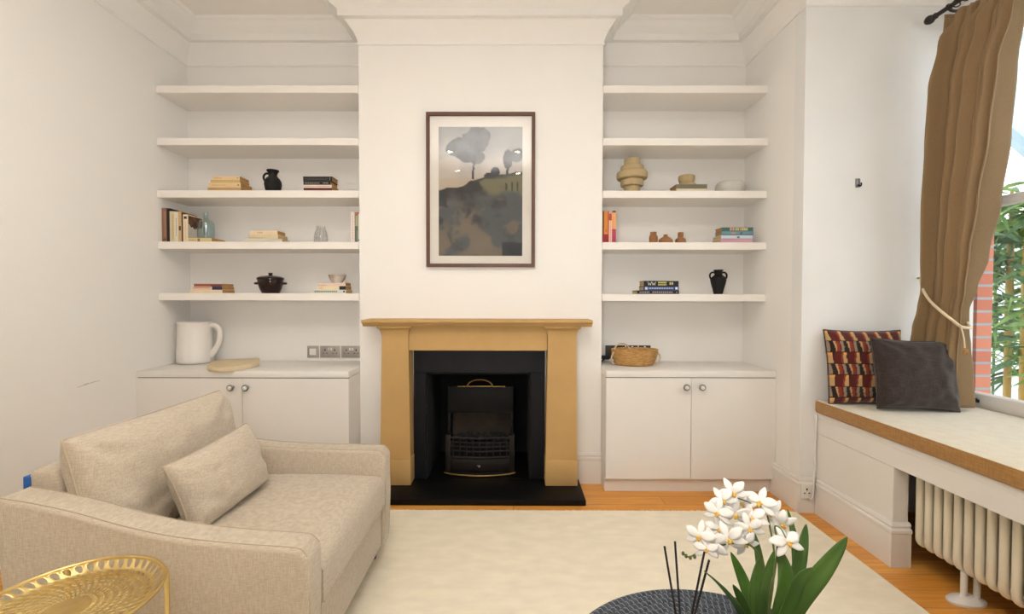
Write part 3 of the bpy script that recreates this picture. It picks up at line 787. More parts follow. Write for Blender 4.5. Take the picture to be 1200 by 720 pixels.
# ------------------------------------------------------------------ armchair
def armchair():
    r = thing('armchair', 'wide oatmeal linen armchair with sloping arms on the cream rug', 'armchair', (-1.0, 1.62, 0.012))
    y0, y1 = 1.205, 2.030; at = 0.095; zb = 0.085
    def arm_top(n=24):
        pts = [(-0.552, 0.445), (-0.570, 0.468), (-0.600, 0.479), (-0.76, 0.490), (-0.917, 0.507), (-1.05, 0.534), (-1.18, 0.570), (-1.30, 0.596), (-1.39, 0.610)]
        P = smooth_path([(p[0], 0, p[1]) for p in pts], 4)
        return [(p.x, p.z) for p in P]
    top = arm_top()
    P2 = smooth_path([(p[0], 0, p[1]) for p in ((-0.552, 0.462), (-0.570, 0.486), (-0.600, 0.496), (-0.76, 0.499), (-0.917, 0.503), (-1.05, 0.511), (-1.18, 0.526), (-1.30, 0.548), (-1.39, 0.566))], 4)
    top2 = [(p.x, p.z) for p in P2]
    for (a, c, top) in ((y0, y0+at, top), (y1-at, y1, top2)):
        poly = [(-0.560, zb), (-0.552, 0.30)]+top+[(-1.405, 0.550), (-1.355, zb)]
        b = BM(); prism(b, poly, 'y', a, c, 0.013, 3)
        arm = wpart('arm', b, 'linen', r, ang=40)
        b = BM()
        for yy in (a+0.010, c-0.010):
            path = [(-0.560, yy, zb+0.01), (-0.552, yy, 0.30)]+[(p[0]+0.0005, yy, p[1]+0.0002) for p in top[2:]]
            tube(b, path, 0.0016, 6)
        shift(b, -Vector(r.location)); link('seam', b, 'linen_seam', arm)
    ya, yc = y0+at+0.001, y1-at-0.001
    # back frame, leaning
    b = BM(); prism(b, [(-1.345, zb), (-1.250, zb), (-1.320, 0.632), (-1.330, 0.652), (-1.395, 0.652), (-1.408, 0.636)], 'y', ya, yc, 0.012, 3); wpart('backrest', b, 'linen', r, ang=40)
    # seat base
    b = BM(); box(b, -1.245, -0.566, ya, yc, zb, 0.262, 0.012, 3); wpart('seat_base', b, 'linen', r)
    # seat cushion, crowned box with rounded front
    b = BM(); nx, ny = 40, 26; cx0, cx1 = -1.24, -0.552; zl, zh = 0.267, 0.392
    def S(u, v, s):
        x = cx0+(cx1-cx0)*u; y = ya+0.002+(yc-ya-0.004)*v
        k = (4*u*(1-u))**0.5*(4*v*(1-v))**0.35
        rnd = min(1, ((1-u)*(cx1-cx0)/0.05))
        z = zh - 0.030*(1-math.sqrt(max(0, 1-(1-rnd)**2))) if s > 0 else zl
        if s > 0: z += 0.030*k+0.0035*noise.noise(Vector((x*9, y*9, 1)))
        return (x, y, z)
    T = [[b.verts.new(S(i/nx, j/ny, 1)) for j in range(ny+1)] for i in range(nx+1)]
    B = [[b.verts.new(S(i/nx, j/ny, -1)) for j in range(ny+1)] for i in range(nx+1)]
    for i in range(nx):
        for j in range(ny):
            b.faces.new((T[i][j], T[i+1][j], T[i+1][j+1], T[i][j+1])); b.faces.new((B[i][j], B[i][j+1], B[i+1][j+1], B[i+1][j]))
    for i in range(nx):
        b.faces.new((B[i][0], B[i+1][0], T[i+1][0], T[i][0])); b.faces.new((B[i][ny], T[i][ny], T[i+1][ny], B[i+1][ny]))
    for j in range(ny):
        # bulged front face
        m1 = None
        b.faces.new((B[0][j], T[0][j], T[0][j+1], B[0][j+1])); b.faces.new((B[nx][j], B[nx][j+1], T[nx][j+1], T[nx][j]))
    sc = wpart('seat_cushion', b, 'linen', r, ang=60)
    b = BM(); tube(b, [(cx1+0.001, ya+0.004, zl+0.003), (cx1+0.001, yc-0.004, zl+0.003)], 0.003, 6)
    shift(b, -Vector(r.location)); link('seam', b, 'linen_seam', sc)
    # large back cushion leaning on the frame
    bc = cushion_thing('back_cushion', '', '', (-1.226, 1.600, 0.562), (0.06, 1, 0.02), (-0.22, 0, 1), 0.635, 0.390, 0.195, 'linen', 'linen_seam', 2.0, parent=r, n=44, pull=0.02, boxy=3.6, wr=0.012)
    for fx, fy in ((-0.62, y0+0.06), (-0.62, y1-0.06), (-1.29, y0+0.06), (-1.29, y1-0.06)):
        b = BM(); lathe(b, [(0.018, 0.012), (0.024, zb-0.001)], 16, (fx, fy, 0)); wpart('leg', b, 'dark_wood', r)
    b = BM(); box(b, -1.418, -1.398, 1.297, 1.325, 0.588, 0.636, 0.003); wpart('tape_strip', b, 'tape', r)
    bpy.data.objects['tape_strip']['label'] = 'blue tape strip'
armchair()
cushion_thing('lumbar_pillow', 'small oblong oatmeal linen pillow leaning on the armchair back cushion', 'pillow', (-1.020, 1.575, 0.535), (0.095, 1.0, 0.085), (-0.33, 0.03, 1), 0.375, 0.240, 0.135, 'linen', 'linen_seam', 5.0, pull=0.05, boxy=2.6, wr=0.006)

# patterned pillow and dark pillow on the bench
def pattern(u, v):
    a = (u+1)/2*6.3; bq = (1-v)/2*6.6
    row = int(bq); fv = bq-row; colx = a+0.5*(row % 2)*0.25+0.06*math.sin(v*9); fu = colx-int(colx)
    maroon = (88, 26, 20); dark = (38, 26, 24); cream = (190, 152, 104); grey = (146, 126, 106); rust = (134, 52, 32)
    if fv < 0.08: return dark
    if row % 2 == 0:
        if fu < 0.26+0.10*(fv-0.5): return cream if fv > 0.3 else (228, 160, 84)
        if fu < 0.33: return dark
        return maroon if fu < 0.86 else rust
    else:
        if fu < 0.22: return grey
        if fu < 0.52+0.12*(fv-0.5): return dark
        if fu < 0.64: return cream
        return rust if fu < 0.9 else maroon
cushion_thing('patterned_pillow', 'maroon and cream geometric patterned pillow against the wall on the bench', 'pillow', (1.826, 2.367, 0.799), (1, -0.10, 0.0), (0.0, 0.16, 1), 0.375, 0.385, 0.125, 'velvet', mat('dark_pillow_piping', (52, 34, 28), 0.9), 8.0, n=110, pull=0.05, boxy=2.4, wr=0.004, color=pattern)
cushion_thing('dark_pillow', 'plain charcoal brown pillow in front of the patterned pillow on bench', 'pillow', (1.962, 2.226, 0.785), (1, -0.04, -0.035), (0.05, 0.20, 1), 0.385, 0.345, 0.135, 'brown_cloth', 'brown_cloth', 12.3, pull=0.07, boxy=2.3, wr=0.010, n=48)

# ------------------------------------------------------------------ rug
def rug():
    r = thing('area_rug', 'large cream woven rug with a frayed short edge on the wooden floor', 'rug', (0.2, 0.6, 0.0))
    b = BM(); x0, x1, y0, y1 = -1.95, 1.515, -1.2, 2.425
    nx, ny = 80, 90; rows = []
    for j in range(ny+1):
        rows.append([b.verts.new((x0+(x1-x0)*i/nx, y0+(y1-y0)*j/ny, 0.0105+0.0012*noise.noise(Vector((i*0.35, j*0.35, 0))))) for i in range(nx+1)])
    for j in range(ny):
        for i in range(nx): b.faces.new((rows[j][i], rows[j][i+1], rows[j+1][i+1], rows[j+1][i]))
    low = {}
    def L(v):
        if v not in low: low[v] = b.verts.new((v.co.x, v.co.y, 0.0005))
        return low[v]
    ring = [rows[0][i] for i in range(nx+1)]+[rows[j][nx] for j in range(1, ny+1)]+[rows[ny][i] for i in range(nx-1, -1, -1)]+[rows[j][0] for j in range(ny-1, 0, -1)]
    for k in range(len(ring)):
        a, c = ring[k], ring[(k+1) % len(ring)]; b.faces.new((L(a), L(c), c, a))
    wpart('rug_body', b, 'rug', r, ang=50)
    b = BM(); rnd = random.Random(5)
    x = x0+0.005
    while x < x1:
        l = 0.010+0.016*rnd.random()
        tube(b, [(x, y1-0.004, 0.006), (x+0.004*(rnd.random()-0.5), y1+l*0.6, 0.004), (x+0.010*(rnd.random()-0.5), y1+l, 0.0025)], 0.0020, 4)
        x += 0.008+0.006*rnd.random()
    f = wpart('fringe', b, 'rug', r); f['kind'] = 'stuff'
rug()

# ------------------------------------------------------------------ gold tray table
def tray_table():
    cx, cy = -1.012, 1.008; ht = 0.470
    r = thing('tray_table', 'round gold side table with pierced tray top beside the armchair', 'side table', (cx, cy, 0.012))
    b = BM(); R0 = 0.158
    # flat pierced base then flaring rim, as a polar grid
    rings = [(0.016, 0), (0.028, 0), (0.042, 0), (0.056, 0), (0.070, 0), (0.084, 0), (0.098, 0), (0.112, 0), (0.126, 0), (0.141, 0), (0.156, 0.001), (0.177, 0.017)]
    NSEG = 48
    V = []
    for i, (rr, zz) in enumerate(rings):
        V.append([b.verts.new((cx+rr*math.cos(2*PI*(k+0.5*(i % 2))/NSEG), cy+rr*math.sin(2*PI*(k+0.5*(i % 2))/NSEG), ht-0.020+zz)) for k in range(NSEG)])
    holes = []
    for i in range(len(rings)-1):
        for k in range(NSEG):
            k2 = (k+1) % NSEG
            if i % 2 == 0: f = b.faces.new((V[i][k], V[i][k2], V[i+1][k2], V[i+1][k]))
            else: f = b.faces.new((V[i][k], V[i][k2], V[i+1][(k+2) % NSEG], V[i+1][k2]))
            if 2 <= i <= 10: holes.append((f, i))
    c = b.verts.new((cx, cy, ht-0.020))
    for k in range(NSEG): b.faces.new((V[0][k], c, V[0][(k+1) % NSEG]))
    for want, th in ((10, 0.0082), (9, 0.0046), (8, 0.0040), (7, 0.0038), (6, 0.0034), (5, 0.0030), (4, 0.0026), (3, 0.0021), (2, 0.0016)):
        fs = [f for f, i in holes if i == want]
        bmesh.ops.inset_individual(b, faces=fs, thickness=th, depth=0)
        if want == 10:
            # teardrop: pinch the inner end of each rim hole
            for f in fs:
                vs2 = sorted(f.verts, key=lambda v: (v.co.x-cx)**2+(v.co.y-cy)**2)
                m = (vs2[0].co+vs2[1].co)/2
                for v in vs2[:2]: v.co = v.co.lerp(m, 0.75)
        bmesh.ops.delete(b, geom=fs, context='FACES_ONLY')
    t = wpart('tray', b, 'gold', r, ang=60)
    m = t.modifiers.new('Solidify', 'SOLIDIFY'); m.thickness = 0.002
    m = t.modifiers.new('Subsurf', 'SUBSURF'); m.levels = 1; m.render_levels = 1
    b = BM(); tube(b, [(cx+0.1805*math.cos(2*PI*k/64), cy+0.1805*math.sin(2*PI*k/64), ht-0.003) for k in range(64)], 0.0048, 8, closed=True); wpart('rim', b, 'gold', r, ang=180)
    b = BM(); tube(b, [(cx+0.145*math.cos(2*PI*k/64), cy+0.145*math.sin(2*PI*k/64), ht-0.028) for k in range(64)], 0.005, 8, closed=True); wpart('support_ring', b, 'gold', r, ang=180)
    for a in (43, 133, 223, 313):
        q = math.radians(a); b = BM()
        tube(b, [(cx+0.184*math.cos(q), cy+0.184*math.sin(q), ht-0.008), (cx+0.184*math.cos(q), cy+0.184*math.sin(q), 0.013)], 0.0058, 10); wpart('leg', b, 'gold', r)
    b = BM(); tube(b, [(cx+0.184*math.cos(2*PI*k/64), cy+0.184*math.sin(2*PI*k/64), 0.04) for k in range(64)], 0.005, 8, closed=True); wpart('foot_ring', b, 'gold', r, ang=180)
tray_table()

# ------------------------------------------------------------------ round woven coffee table
TX, TY, TZ, TR = 0.42, 0.83, 0.400, 0.348
def coffee_table():
    r = thing('woven_coffee_table', 'round charcoal braided rope coffee table in the foreground', 'coffee table', (TX, TY, 0.012))
    # drum of coiled rope: lathe with rope ridges
    prof = []
    n = 22
    for k in range(n):
        z0 = 0.014+(TZ-0.02-0.014)*k/n; z1 = 0.014+(TZ-0.02-0.014)*(k+1)/n
        bulge = 0.02*math.sin(PI*(k+0.5)/n)
        for q in range(4): prof.append((TR-0.016+bulge-0.010+0.008*math.sin(PI*q/4), z0+(z1-z0)*q/4))
    b = BM(); lathe(b, prof+[(TR-0.03, TZ-0.021)], 96, (TX, TY, 0)); wpart('woven_drum', b, 'rope', r, ang=50)
    # flat coiled top: one continuous ridge pattern
    prof = [(TR-0.012, TZ-0.020), (TR-0.004, TZ-0.018), (TR, TZ-0.012), (TR-0.003, TZ-0.005)]
    nn = 20; rr = TR-0.006
    for k in range(nn):
        w = (rr-0.006)/nn
        a = rr-w*k
        for q in range(5): prof.append((max(0.002, a-w*q/5), TZ-0.004+0.004*math.sin(PI*q/5)))
    b = BM(); lathe(b, prof, 160, (TX, TY, 0)); top = wpart('coiled_top', b, 'rope', r, ang=80)
    # pale stitches binding the coils
    b = BM(); w = (rr-0.006)/nn
    for k in range(nn):
        rad = rr-w*(k+0.5); cnt = int(2*PI*rad/0.014)
        for q in range(cnt):
            a = 2*PI*(q+0.5*(k % 2))/cnt; a2 = a+0.004/rad
            p = [(rad-w*0.42, a), (rad, a+0.002/rad), (rad+w*0.42, a2)]
            tube(b, [(TX+d*math.cos(e), TY+d*math.sin(e), TZ-0.0035+(0.0042 if i == 1 else 0.001)) for i, (d, e) in enumerate(p)], 0.0011, 4)
    shift(b, -Vector(r.location)); s = link('stitching', b, 'rope_light', top); s['kind'] = 'stuff'
coffee_table()

# ------------------------------------------------------------------ reed diffuser and orchid
def diffuser():
    cx, cy = 0.321, 0.85
    r = thing('reed_diffuser', 'reed diffuser with four black sticks standing on the round woven table', 'diffuser', (cx, cy, TZ+0.0008))
    b = BM(); lathe(b, [(0.026, 0.0), (0.030, 0.003), (0.030, 0.055), (0.026, 0.064), (0.012, 0.070), (0.010, 0.078), (0.0115, 0.080), (0.0115, 0.088), (0.008, 0.088), (0.008, 0.070)], 32, (0, 0, 0)); link('bottle', b, 'amber_glass', r)
    tips = [(0.292, 0.87, 0.6766), (0.3158, 0.88, 0.6808), (0.3649, 0.86, 0.672), (0.3675, 0.845, 0.6648)]
    base = [(0.3184, 0.852, 0.5535), (0.3217, 0.853, 0.5528), (0.3322, 0.85, 0.5549), (0.3366, 0.849, 0.5557)]
    # sticks run on through the neck into the bottle
    for t, p in zip(tips, base):
        T = Vector(t); P = Vector(p); d = (P-T).normalized()
        neck = Vector((cx+(P.x-cx)*0.35, cy+(P.y-cy)*0.35, TZ+0.088))
        d2 = (neck-T).normalized(); end = neck+d2*0.07
        b = BM(); tube(b, [T, neck, end], 0.0021, 8); wpart('reed', b, 'reed', r)
diffuser()

def orchid():
    cx, cy = 0.478, 0.86
    r = thing('potted_orchid', 'potted white orchid with long green leaves on the round woven table', 'orchid', (cx, cy, TZ+0.0008))
    b = BM(); lathe(b, [(0.040, 0), (0.044, 0.003), (0.052, 0.085), (0.053, 0.093), (0.049, 0.093), (0.046, 0.078)], 40); link('pot', b, 'pot', r)
    b = BM(); lathe(b, [(0.044, 0.070), (0.046, 0.082), (0.030, 0.086), (0.004, 0.088)], 32); link('compost', b, 'soil', r)
    base = Vector((cx, cy, TZ+0.080))
    def leaf(pts, w, fold=0.25, twist=0.0, side=None):
        P = smooth_path(pts, 8); n = len(P); b = BM(); rows = []
        S = Vector(side) if side else Vector((1, -0.15, 0))
        for i, p in enumerate(P):
            t = i/(n-1); tg = (P[min(i+1, n-1)]-P[max(i-1, 0)]).normalized()
            sd = (S-tg*S.dot(tg)).normalized(); up = sd.cross(tg)
            wd = w*0.5*(min(1, 0.55+1.6*t) if t < 0.3 else 1)*(1 if t < 0.45 else max(0.0, 1-((t-0.45)/0.55)**2.4))+0.0004
            rows.append([b.verts.new(p+sd*wd*q+up*abs(q)*wd*fold) for q in (-1, -0.5, 0, 0.5, 1)])
        for i in range(n-1):
            for k in range(4): b.faces.new((rows[i][k], rows[i][k+1], rows[i+1][k+1], rows[i+1][k]))
        o = wpart('leaf', b, 'leaf', r, ang=180)
        m = o.modifiers.new('Solidify', 'SOLIDIFY'); m.thickness = 0.0016
    L = [
        ([(0.5297, 0.88, 0.4955), (0.5733, 0.92, 0.563), (0.5986, 0.96, 0.6293), (0.6006, 0.99, 0.6941)], 0.024, (1, 0.2, 0)),
        ([(0.5079, 0.86, 0.5105), (0.5467, 0.88, 0.5889), (0.5751, 0.9, 0.6451), (0.5973, 0.92, 0.6962)], 0.028, (1, -0.3, 0)),
        ([(0.4849, 0.84, 0.5255), (0.5255, 0.83, 0.5925), (0.5662, 0.82, 0.6641), (0.5996, 0.81, 0.7277)], 0.036, (0.8, -0.4, 0.55)),
        ([(0.4792, 0.83, 0.5282), (0.502, 0.81, 0.6107), (0.5104, 0.8, 0.656), (0.5253, 0.79, 0.6836)], 0.024, (0.8, -0.5, 0.4)),
        ([(0.4742, 0.87, 0.5028), (0.4673, 0.89, 0.5563), (0.4599, 0.91, 0.5952), (0.4435, 0.92, 0.6384)], 0.028, (1, 0.1, 0)),
        ([(0.4531, 0.84, 0.5205), (0.4102, 0.81, 0.5931), (0.3696, 0.79, 0.6495), (0.3313, 0.78, 0.6843)], 0.018, (0.8, -0.3, -0.5)),
        ([(0.488, 0.88, 0.4953), (0.5088, 0.92, 0.5627), (0.5173, 0.95, 0.6126), (0.5237, 0.98, 0.6479)], 0.022, (1, 0.2, 0)),
        ([(0.4585, 0.85, 0.5129), (0.4382, 0.84, 0.5658), (0.42, 0.83, 0.6048), (0.4006, 0.82, 0.635)], 0.020, (1, -0.3, 0)),
        ([(0.4965, 0.86, 0.5055), (0.5226, 0.87, 0.5785), (0.5312, 0.88, 0.6226), (0.5272, 0.9, 0.6621)], 0.034, (1, -0.2, 0)),
        ([(0.4659, 0.84, 0.5205), (0.458, 0.83, 0.5858), (0.4667, 0.83, 0.6401), (0.4874, 0.84, 0.6871)], 0.022, (1, 0, 0)),
        ([(0.4688, 0.86, 0.5053), (0.4667, 0.87, 0.5699), (0.4748, 0.88, 0.6054), (0.4864, 0.89, 0.6419)], 0.030, (1, 0.1, 0)),
    ]
    for pts, w, sd in L:
        w *= 0.84
        leaf([tuple(base+Vector(((pts[0][0]-cx)*0.5, (pts[0][1]-cy)*0.5, 0)))]+pts[1:], w, side=sd)
    # flower stems
    stems = [
        [base, (0.501, 0.87, 0.5951), (0.5207, 0.9, 0.6449), (0.5303, 0.93, 0.6776), (0.5285, 0.95, 0.7108), (0.5049, 0.96, 0.7206), (0.4771, 0.97, 0.7289)],
        [base+Vector((0.006, 0.004, 0)), (0.497, 0.88, 0.5717), (0.4971, 0.9, 0.6275), (0.4798, 0.91, 0.6564), (0.4537, 0.92, 0.6561), (0.419, 0.92, 0.6506), (0.3843, 0.92, 0.6399), (0.36, 0.92, 0.6275), (0.3478, 0.92, 0.6345)],
        [base+Vector((-0.004, 0.006, 0)), (0.5081, 0.88, 0.6056), (0.5214, 0.89, 0.6676), (0.5216, 0.9, 0.7), (0.5276, 0.89, 0.7017), (0.5319, 0.88, 0.6884)],
    ]
    for st in stems:
        b = BM(); tube(b, st, lambda t: 0.0024-0.0012*t, 8, 7); wpart('flower_stem', b, 'stem', r)
    def flower(c, face, size, roll):
        m = Vector(face).normalized()
        up = Vector((0, 0, 1)); x = up.cross(m).normalized(); y = m.cross(x)
        b = BM()
        def petal(ang, ln, wd, mi, lift, cup):
            d = x*math.cos(ang)+y*math.sin(ang); s = m.cross(d)
            n = 8; rows = []
            for i in range(n+1):
                t = i/n; w = wd*math.sin(PI*min(1, 0.06+0.90*t**1.05))**0.95*0.5
                if i == n: w = wd*0.10
                h = lift*t+cup*math.sin(PI*t)
                rows.append([b.verts.new(Vector(c)+d*(ln*t)+s*w*q+m*(h-0.12*w*q*q)) for q in (-1, -0.5, 0, 0.5, 1)])
            for i in range(n):
                for k in range(4):
                    f = b.faces.new((rows[i][k], rows[i][k+1], rows[i+1][k+1], rows[i+1][k])); f.material_index = mi
        for k, a in enumerate((90, 210, 330)):
            petal(math.radians(a)+roll, size*0.58, size*0.27, 0, -size*0.10, size*0.05)
        for a in (18, 162):
            petal(math.radians(a)+roll, size*0.58, size*0.36, 0, -size*0.04, size*0.08)
        o = wpart('flower', b, 'petal', r, ang=180)
        mm = o.modifiers.new('Solidify', 'SOLIDIFY'); mm.thickness = 0.0008
        b = BM(); cc = Vector(c)
        d = x*math.cos(-PI/2+roll)+y*math.sin(-PI/2+roll); s = m.cross(d)
        for q, (dd, rr) in enumerate(((0.02, 0.055), (0.09, 0.065), (0.15, 0.04))):
            ico = bmesh.ops.create_icosphere(b, subdivisions=2, radius=size*rr)
            for v in ico['verts']: v.co += cc+d*size*dd+m*size*(0.09-0.02*q)
        for sg in (-1, 1):
            ico = bmesh.ops.create_icosphere(b, subdivisions=2, radius=size*0.035)
            for v in ico['verts']: v.co += cc+d*size*0.06+s*sg*size*0.08+m*size*0.10
        shift(b, -Vector(r.location)); link('lip', b, 'lip', o)
    F = [((0.4685, 0.965, 0.7403), 0.058, 0.2), ((0.4451, 0.96, 0.7259), 0.052, 0.6), ((0.43, 0.95, 0.705), 0.056, -0.2), ((0.4696, 0.955, 0.7), 0.06, 0.1), ((0.4992, 0.945, 0.6959), 0.058, 0.3), ((0.5194, 0.95, 0.7271), 0.06, -0.5), ((0.539, 0.94, 0.7084), 0.058, -0.3), ((0.3826, 0.925, 0.6672), 0.058, 0.4), ((0.4063, 0.915, 0.6586), 0.054, -0.4), ((0.4397, 0.92, 0.6648), 0.062, 0.2), ((0.3895, 0.91, 0.6491), 0.044, 0.1), ((0.4889, 0.935, 0.6802), 0.056, 0.5), ((0.5376, 0.885, 0.6773), 0.062, -0.15), ((0.4754, 0.925, 0.6534), 0.05, 0.8), ((0.5529, 0.93, 0.6901), 0.056, 0.9), ((0.4908, 0.975, 0.7137), 0.05, 1.0), ((0.4322, 0.95, 0.6705), 0.05, 0.3)]
    rnd = random.Random(11)
    for c, s, roll in F:
        flower(c, (-0.45+1.1*(rnd.random()-0.5), -1.0, 0.25+1.0*(rnd.random()-0.4)), s*0.97, roll+0.9*(rnd.random()-0.5))
    for p in ((0.3469, 0.92, 0.6345), (0.3531, 0.92, 0.6292), (0.3618, 0.92, 0.6257), (0.3705, 0.92, 0.6275), (0.3783, 0.92, 0.6346)):
        b = BM(); ico = bmesh.ops.create_icosphere(b, subdivisions=2, radius=0.0032)
        for v in ico['verts']: v.co = Vector((v.co.x, v.co.y, v.co.z*1.4))+Vector(p)
        wpart('bud', b, 'stem', r)
orchid()

# ------------------------------------------------------------------ curtain, pole, tieback
def curtain():
    pole = thing('curtain_pole', 'dark pewter curtain pole above the bay window', 'curtain pole', (2.16, 1.6, 2.60))
    zr = 2.605; xr = 2.16; ye = 2.375
    b = BM(); tube(b, [(xr, ye, zr), (xr, YBN+0.05, zr)], 0.011, 14); wpart('rod', b, 'rod', pole)
    b = BM(); lathe(b, [(0.004, -0.026), (0.016, -0.018), (0.022, -0.006), (0.022, 0.006), (0.016, 0.018), (0.012, 0.026), (0.015, 0.030), (0.015, 0.036), (0.011, 0.040)], 20)
    bmesh.ops.rotate(b, cent=(0, 0, 0), matrix=Matrix.Rotation(PI/2, 3, 'X'), verts=b.verts[:]); shift(b, (xr, ye+0.03, zr)); wpart('finial', b, 'rod', pole)
    for yy in (2.30, 1.0):
        b = BM(); tube(b, [(xr, yy, zr-0.010), (xr+0.04, yy, zr-0.02), (XW-0.006, yy, zr+0.0)], 0.007, 8, 4); tube(b, [(xr+0.013*math.cos(2*PI*k/16), yy, zr+0.013*math.sin(2*PI*k/16)) for k in range(16)], 0.004, 6, closed=True)
        box(b, XW-0.006, XW-0.0005, yy-0.02, yy+0.02, zr-0.035, zr+0.045, 0.002, 1); wpart('bracket', b, 'rod', pole)
    for yy in (2.262, 2.215, 2.14, 2.06, 1.98):
        b = BM(); tube(b, [(xr+0.0175*math.cos(2*PI*k/20), yy+0.003*math.sin(4*PI*k/20), zr-0.006+0.0175*math.sin(2*PI*k/20)) for k in range(20)], 0.0028, 6, closed=True); wpart('ring', b, 'rod', pole)
    cur = thing('curtain', 'golden brown pleated curtain tied back beside the window', 'curtain', (2.15, 2.2, 0.625))
    # key rows: z, y_left, y_right, x_left, x_right, pleat depth, sag
    K = [(2.560, 2.320, 1.945, 2.165, 2.165, 0.024), (2.40, 2.330, 1.980, 2.160, 2.165, 0.040), (2.20, 2.350, 2.025, 2.155, 2.165, 0.050), (1.90, 2.350, 2.052, 2.150, 2.165, 0.054),
         (1.60, 2.355, 2.095, 2.145, 2.165, 0.054), (1.36, 2.352, 2.130, 2.135, 2.160, 0.046), (1.20, 2.352, 2.148, 2.120, 2.150, 0.032), (1.10, 2.362, 2.165, 2.105, 2.145, 0.026),
         (1.00, 2.372, 2.172, 2.095, 2.150, 0.030), (0.92, 2.366, 2.178, 2.100, 2.155, 0.036), (0.80, 2.340, 2.182, 2.120, 2.160, 0.040), (0.625, 2.320, 2.190, 2.130, 2.165, 0.044)]
    def kf(z):
        for a, c in zip(K, K[1:]):
            if c[0] <= z <= a[0]:
                t = (a[0]-z)/(a[0]-c[0]); t = t*t*(3-2*t)
                return [a[i]*(1-t)+c[i]*t for i in range(1, 6)]
        return list(K[0][1:]) if z > K[0][0] else list(K[-1][1:])
    NS, NZ = 200, 90; b = BM(); rows = []
    for j in range(NZ+1):
        row = []
        for i in range(NS+1):
            s = i/NS
            ztop = 2.575-0.045*s-0.012*math.sin(s*PI*4)**2
            z = ztop+(0.625-ztop)*j/NZ
            yl, yr, xl, xr_, d = kf(z)
            # pleats lean from the upper right to lower left as the cloth is drawn to the hook
            ph = 2*PI*(6.8*s+0.22*math.sin(s*5+1.3)) + 0.22*math.sin(z*1.3+s*4)*math.sin(PI*s)
            w = math.sin(ph+0.4*math.sin(ph*0.37))*(0.95+0.25*math.sin(ph*0.21+1))+0.30*math.sin(2*ph+0.6)+0.25*math.sin(ph*0.31+0.6)
            e = max(0, min(1, (s-0.90)/0.10)); w = w*(1-e)+0.75*e
            e = max(0, min(1, (0.07-s)/0.07)); w = w*(1-e)+0.2*e
            top = max(0, min(1, (z-2.46)/0.07))
            w = w*(1-top)+top*(0.6*abs(math.sin(ph*0.5))-0.3+0.3*math.sin(ph*3)*max(0, math.sin(ph*0.5))**2)
            fold = 0.006*noise.noise(Vector((s*7, z*1.6, 3)))+0.003*noise.noise(Vector((s*14, z*3.5, 7)))
            y = yl+(yr-yl)*s+0.014*math.cos(ph)*(d/0.04)*math.sin(PI*s)
            x = xl+(xr_-xl)*s-1.25*d*w+fold
            if z < 0.98: x -= 0.018*math.sin(PI*max(0, min(1, (0.98-z)/0.3)))*(1-s)
            row.append(b.verts.new((x, y, z)))
        rows.append(row)
    for j in range(NZ):
        for i in range(NS): b.faces.new((rows[j][i], rows[j][i+1], rows[j+1][i+1], rows[j+1][i]))
    c = wpart('drape', b, 'curtain', cur, ang=180)
    m = c.modifiers.new('Solidify', 'SOLIDIFY'); m.thickness = 0.003
    tb = thing('curtain_tieback', 'cream cord tieback looped round the curtain from the wall', 'tieback', (2.12, 2.25, 1.1))
    b = BM(); ring = [(2.1457, 2.41, 1.2589), (2.0841, 2.33, 1.2078), (2.0516, 2.25, 1.1431), (2.0457, 2.18, 1.0906), (2.0795, 2.155, 1.0472), (2.0729, 2.115, 1.0255)]
    ring += [(2.150, 2.148, 1.018), (2.180, 2.190, 1.035), (2.205, 2.26, 1.11), (2.19, 2.36, 1.20), (2.175, 2.425, 1.236)]
    tube(b, ring, 0.0065, 10, 5); wpart('cord', b, 'cord', tb)
    b = BM(); tube(b, [(2.0729, 2.115, 1.0255), (2.078, 2.105, 0.9749), (2.0781, 2.1, 0.9281)], 0.003, 8, 4); wpart('cord_end', b, 'cord', tb)
    tp = Vector((2.0726, 2.09, 0.9096)); b = BM(); lathe(b, [(0.008, -0.012), (0.010, -0.008), (0.010, 0.008), (0.008, 0.012)], 14, tuple(tp)); wpart('toggle', b, 'seat_edge', tb)
    b = BM(); p = Vector((2.1588, 2.43, 1.2643)); tube(b, [(p.x+0.004, YE-0.0005, p.z), (p.x+0.004, 2.415, p.z), (p.x+0.004, 2.41, p.z+0.012)], 0.005, 8, 3); lathe(b, [(0.009, -0.004), (0.009, 0.004)], 14, (p.x+0.004, 2.41, p.z+0.014))
    wpart('hook', b, 'brass', tb)
curtain()
# ------------------------------------------------------------------ books
def book(label, L, D, T, loc, cover, pages='pages', stand=False, rz=0.0, group=None, marks=(), paper=True):
    """spine faces the room (-y); lying: length along x, standing: length along z. loc = left front bottom corner"""
    r = thing('book', label, 'book', loc, rz, group)
    mp = (lambda l, d, t: (t, d, l)) if stand else (lambda l, d, t: (l, d, t))
    c = 0.0010 if paper else 0.0022; sq = 0.0 if paper else 0.003
    def bx(b, l0, l1, d0, d1, t0, t1, bev=0.0):
        p = mp(l0, d0, t0); q = mp(l1, d1, t1); box(b, p[0], q[0], p[1], q[1], p[2], q[2], bev, 1)
    b = BM(); bx(b, 0, L, 0, c*1.6, 0, T); bx(b, 0, L, c*1.6, D, 0, c); bx(b, 0, L, c*1.6, D, T-c, T)
    cv = link('cover', b, bmat(cover), r, smooth=False)
    b = BM(); bx(b, sq, L-sq, c*1.6, D-sq, c, T-c); link('pages', b, pages, r, smooth=False)
    # lettering on the spine: short raised strokes too small to read
    for mk in marks:
        a0, a1, t0, t1, col, n = mk
        b = BM()
        for k in range(n):
            w = (a1-a0)/n; bx(b, L*(a0+w*k), L*(a0+w*k+w*(0.72 if n > 1 else 1)), -0.0004, 0.0, T*t0, T*t1)
        link('spine_lettering', b, bmat(col), cv, smooth=False)
    return r

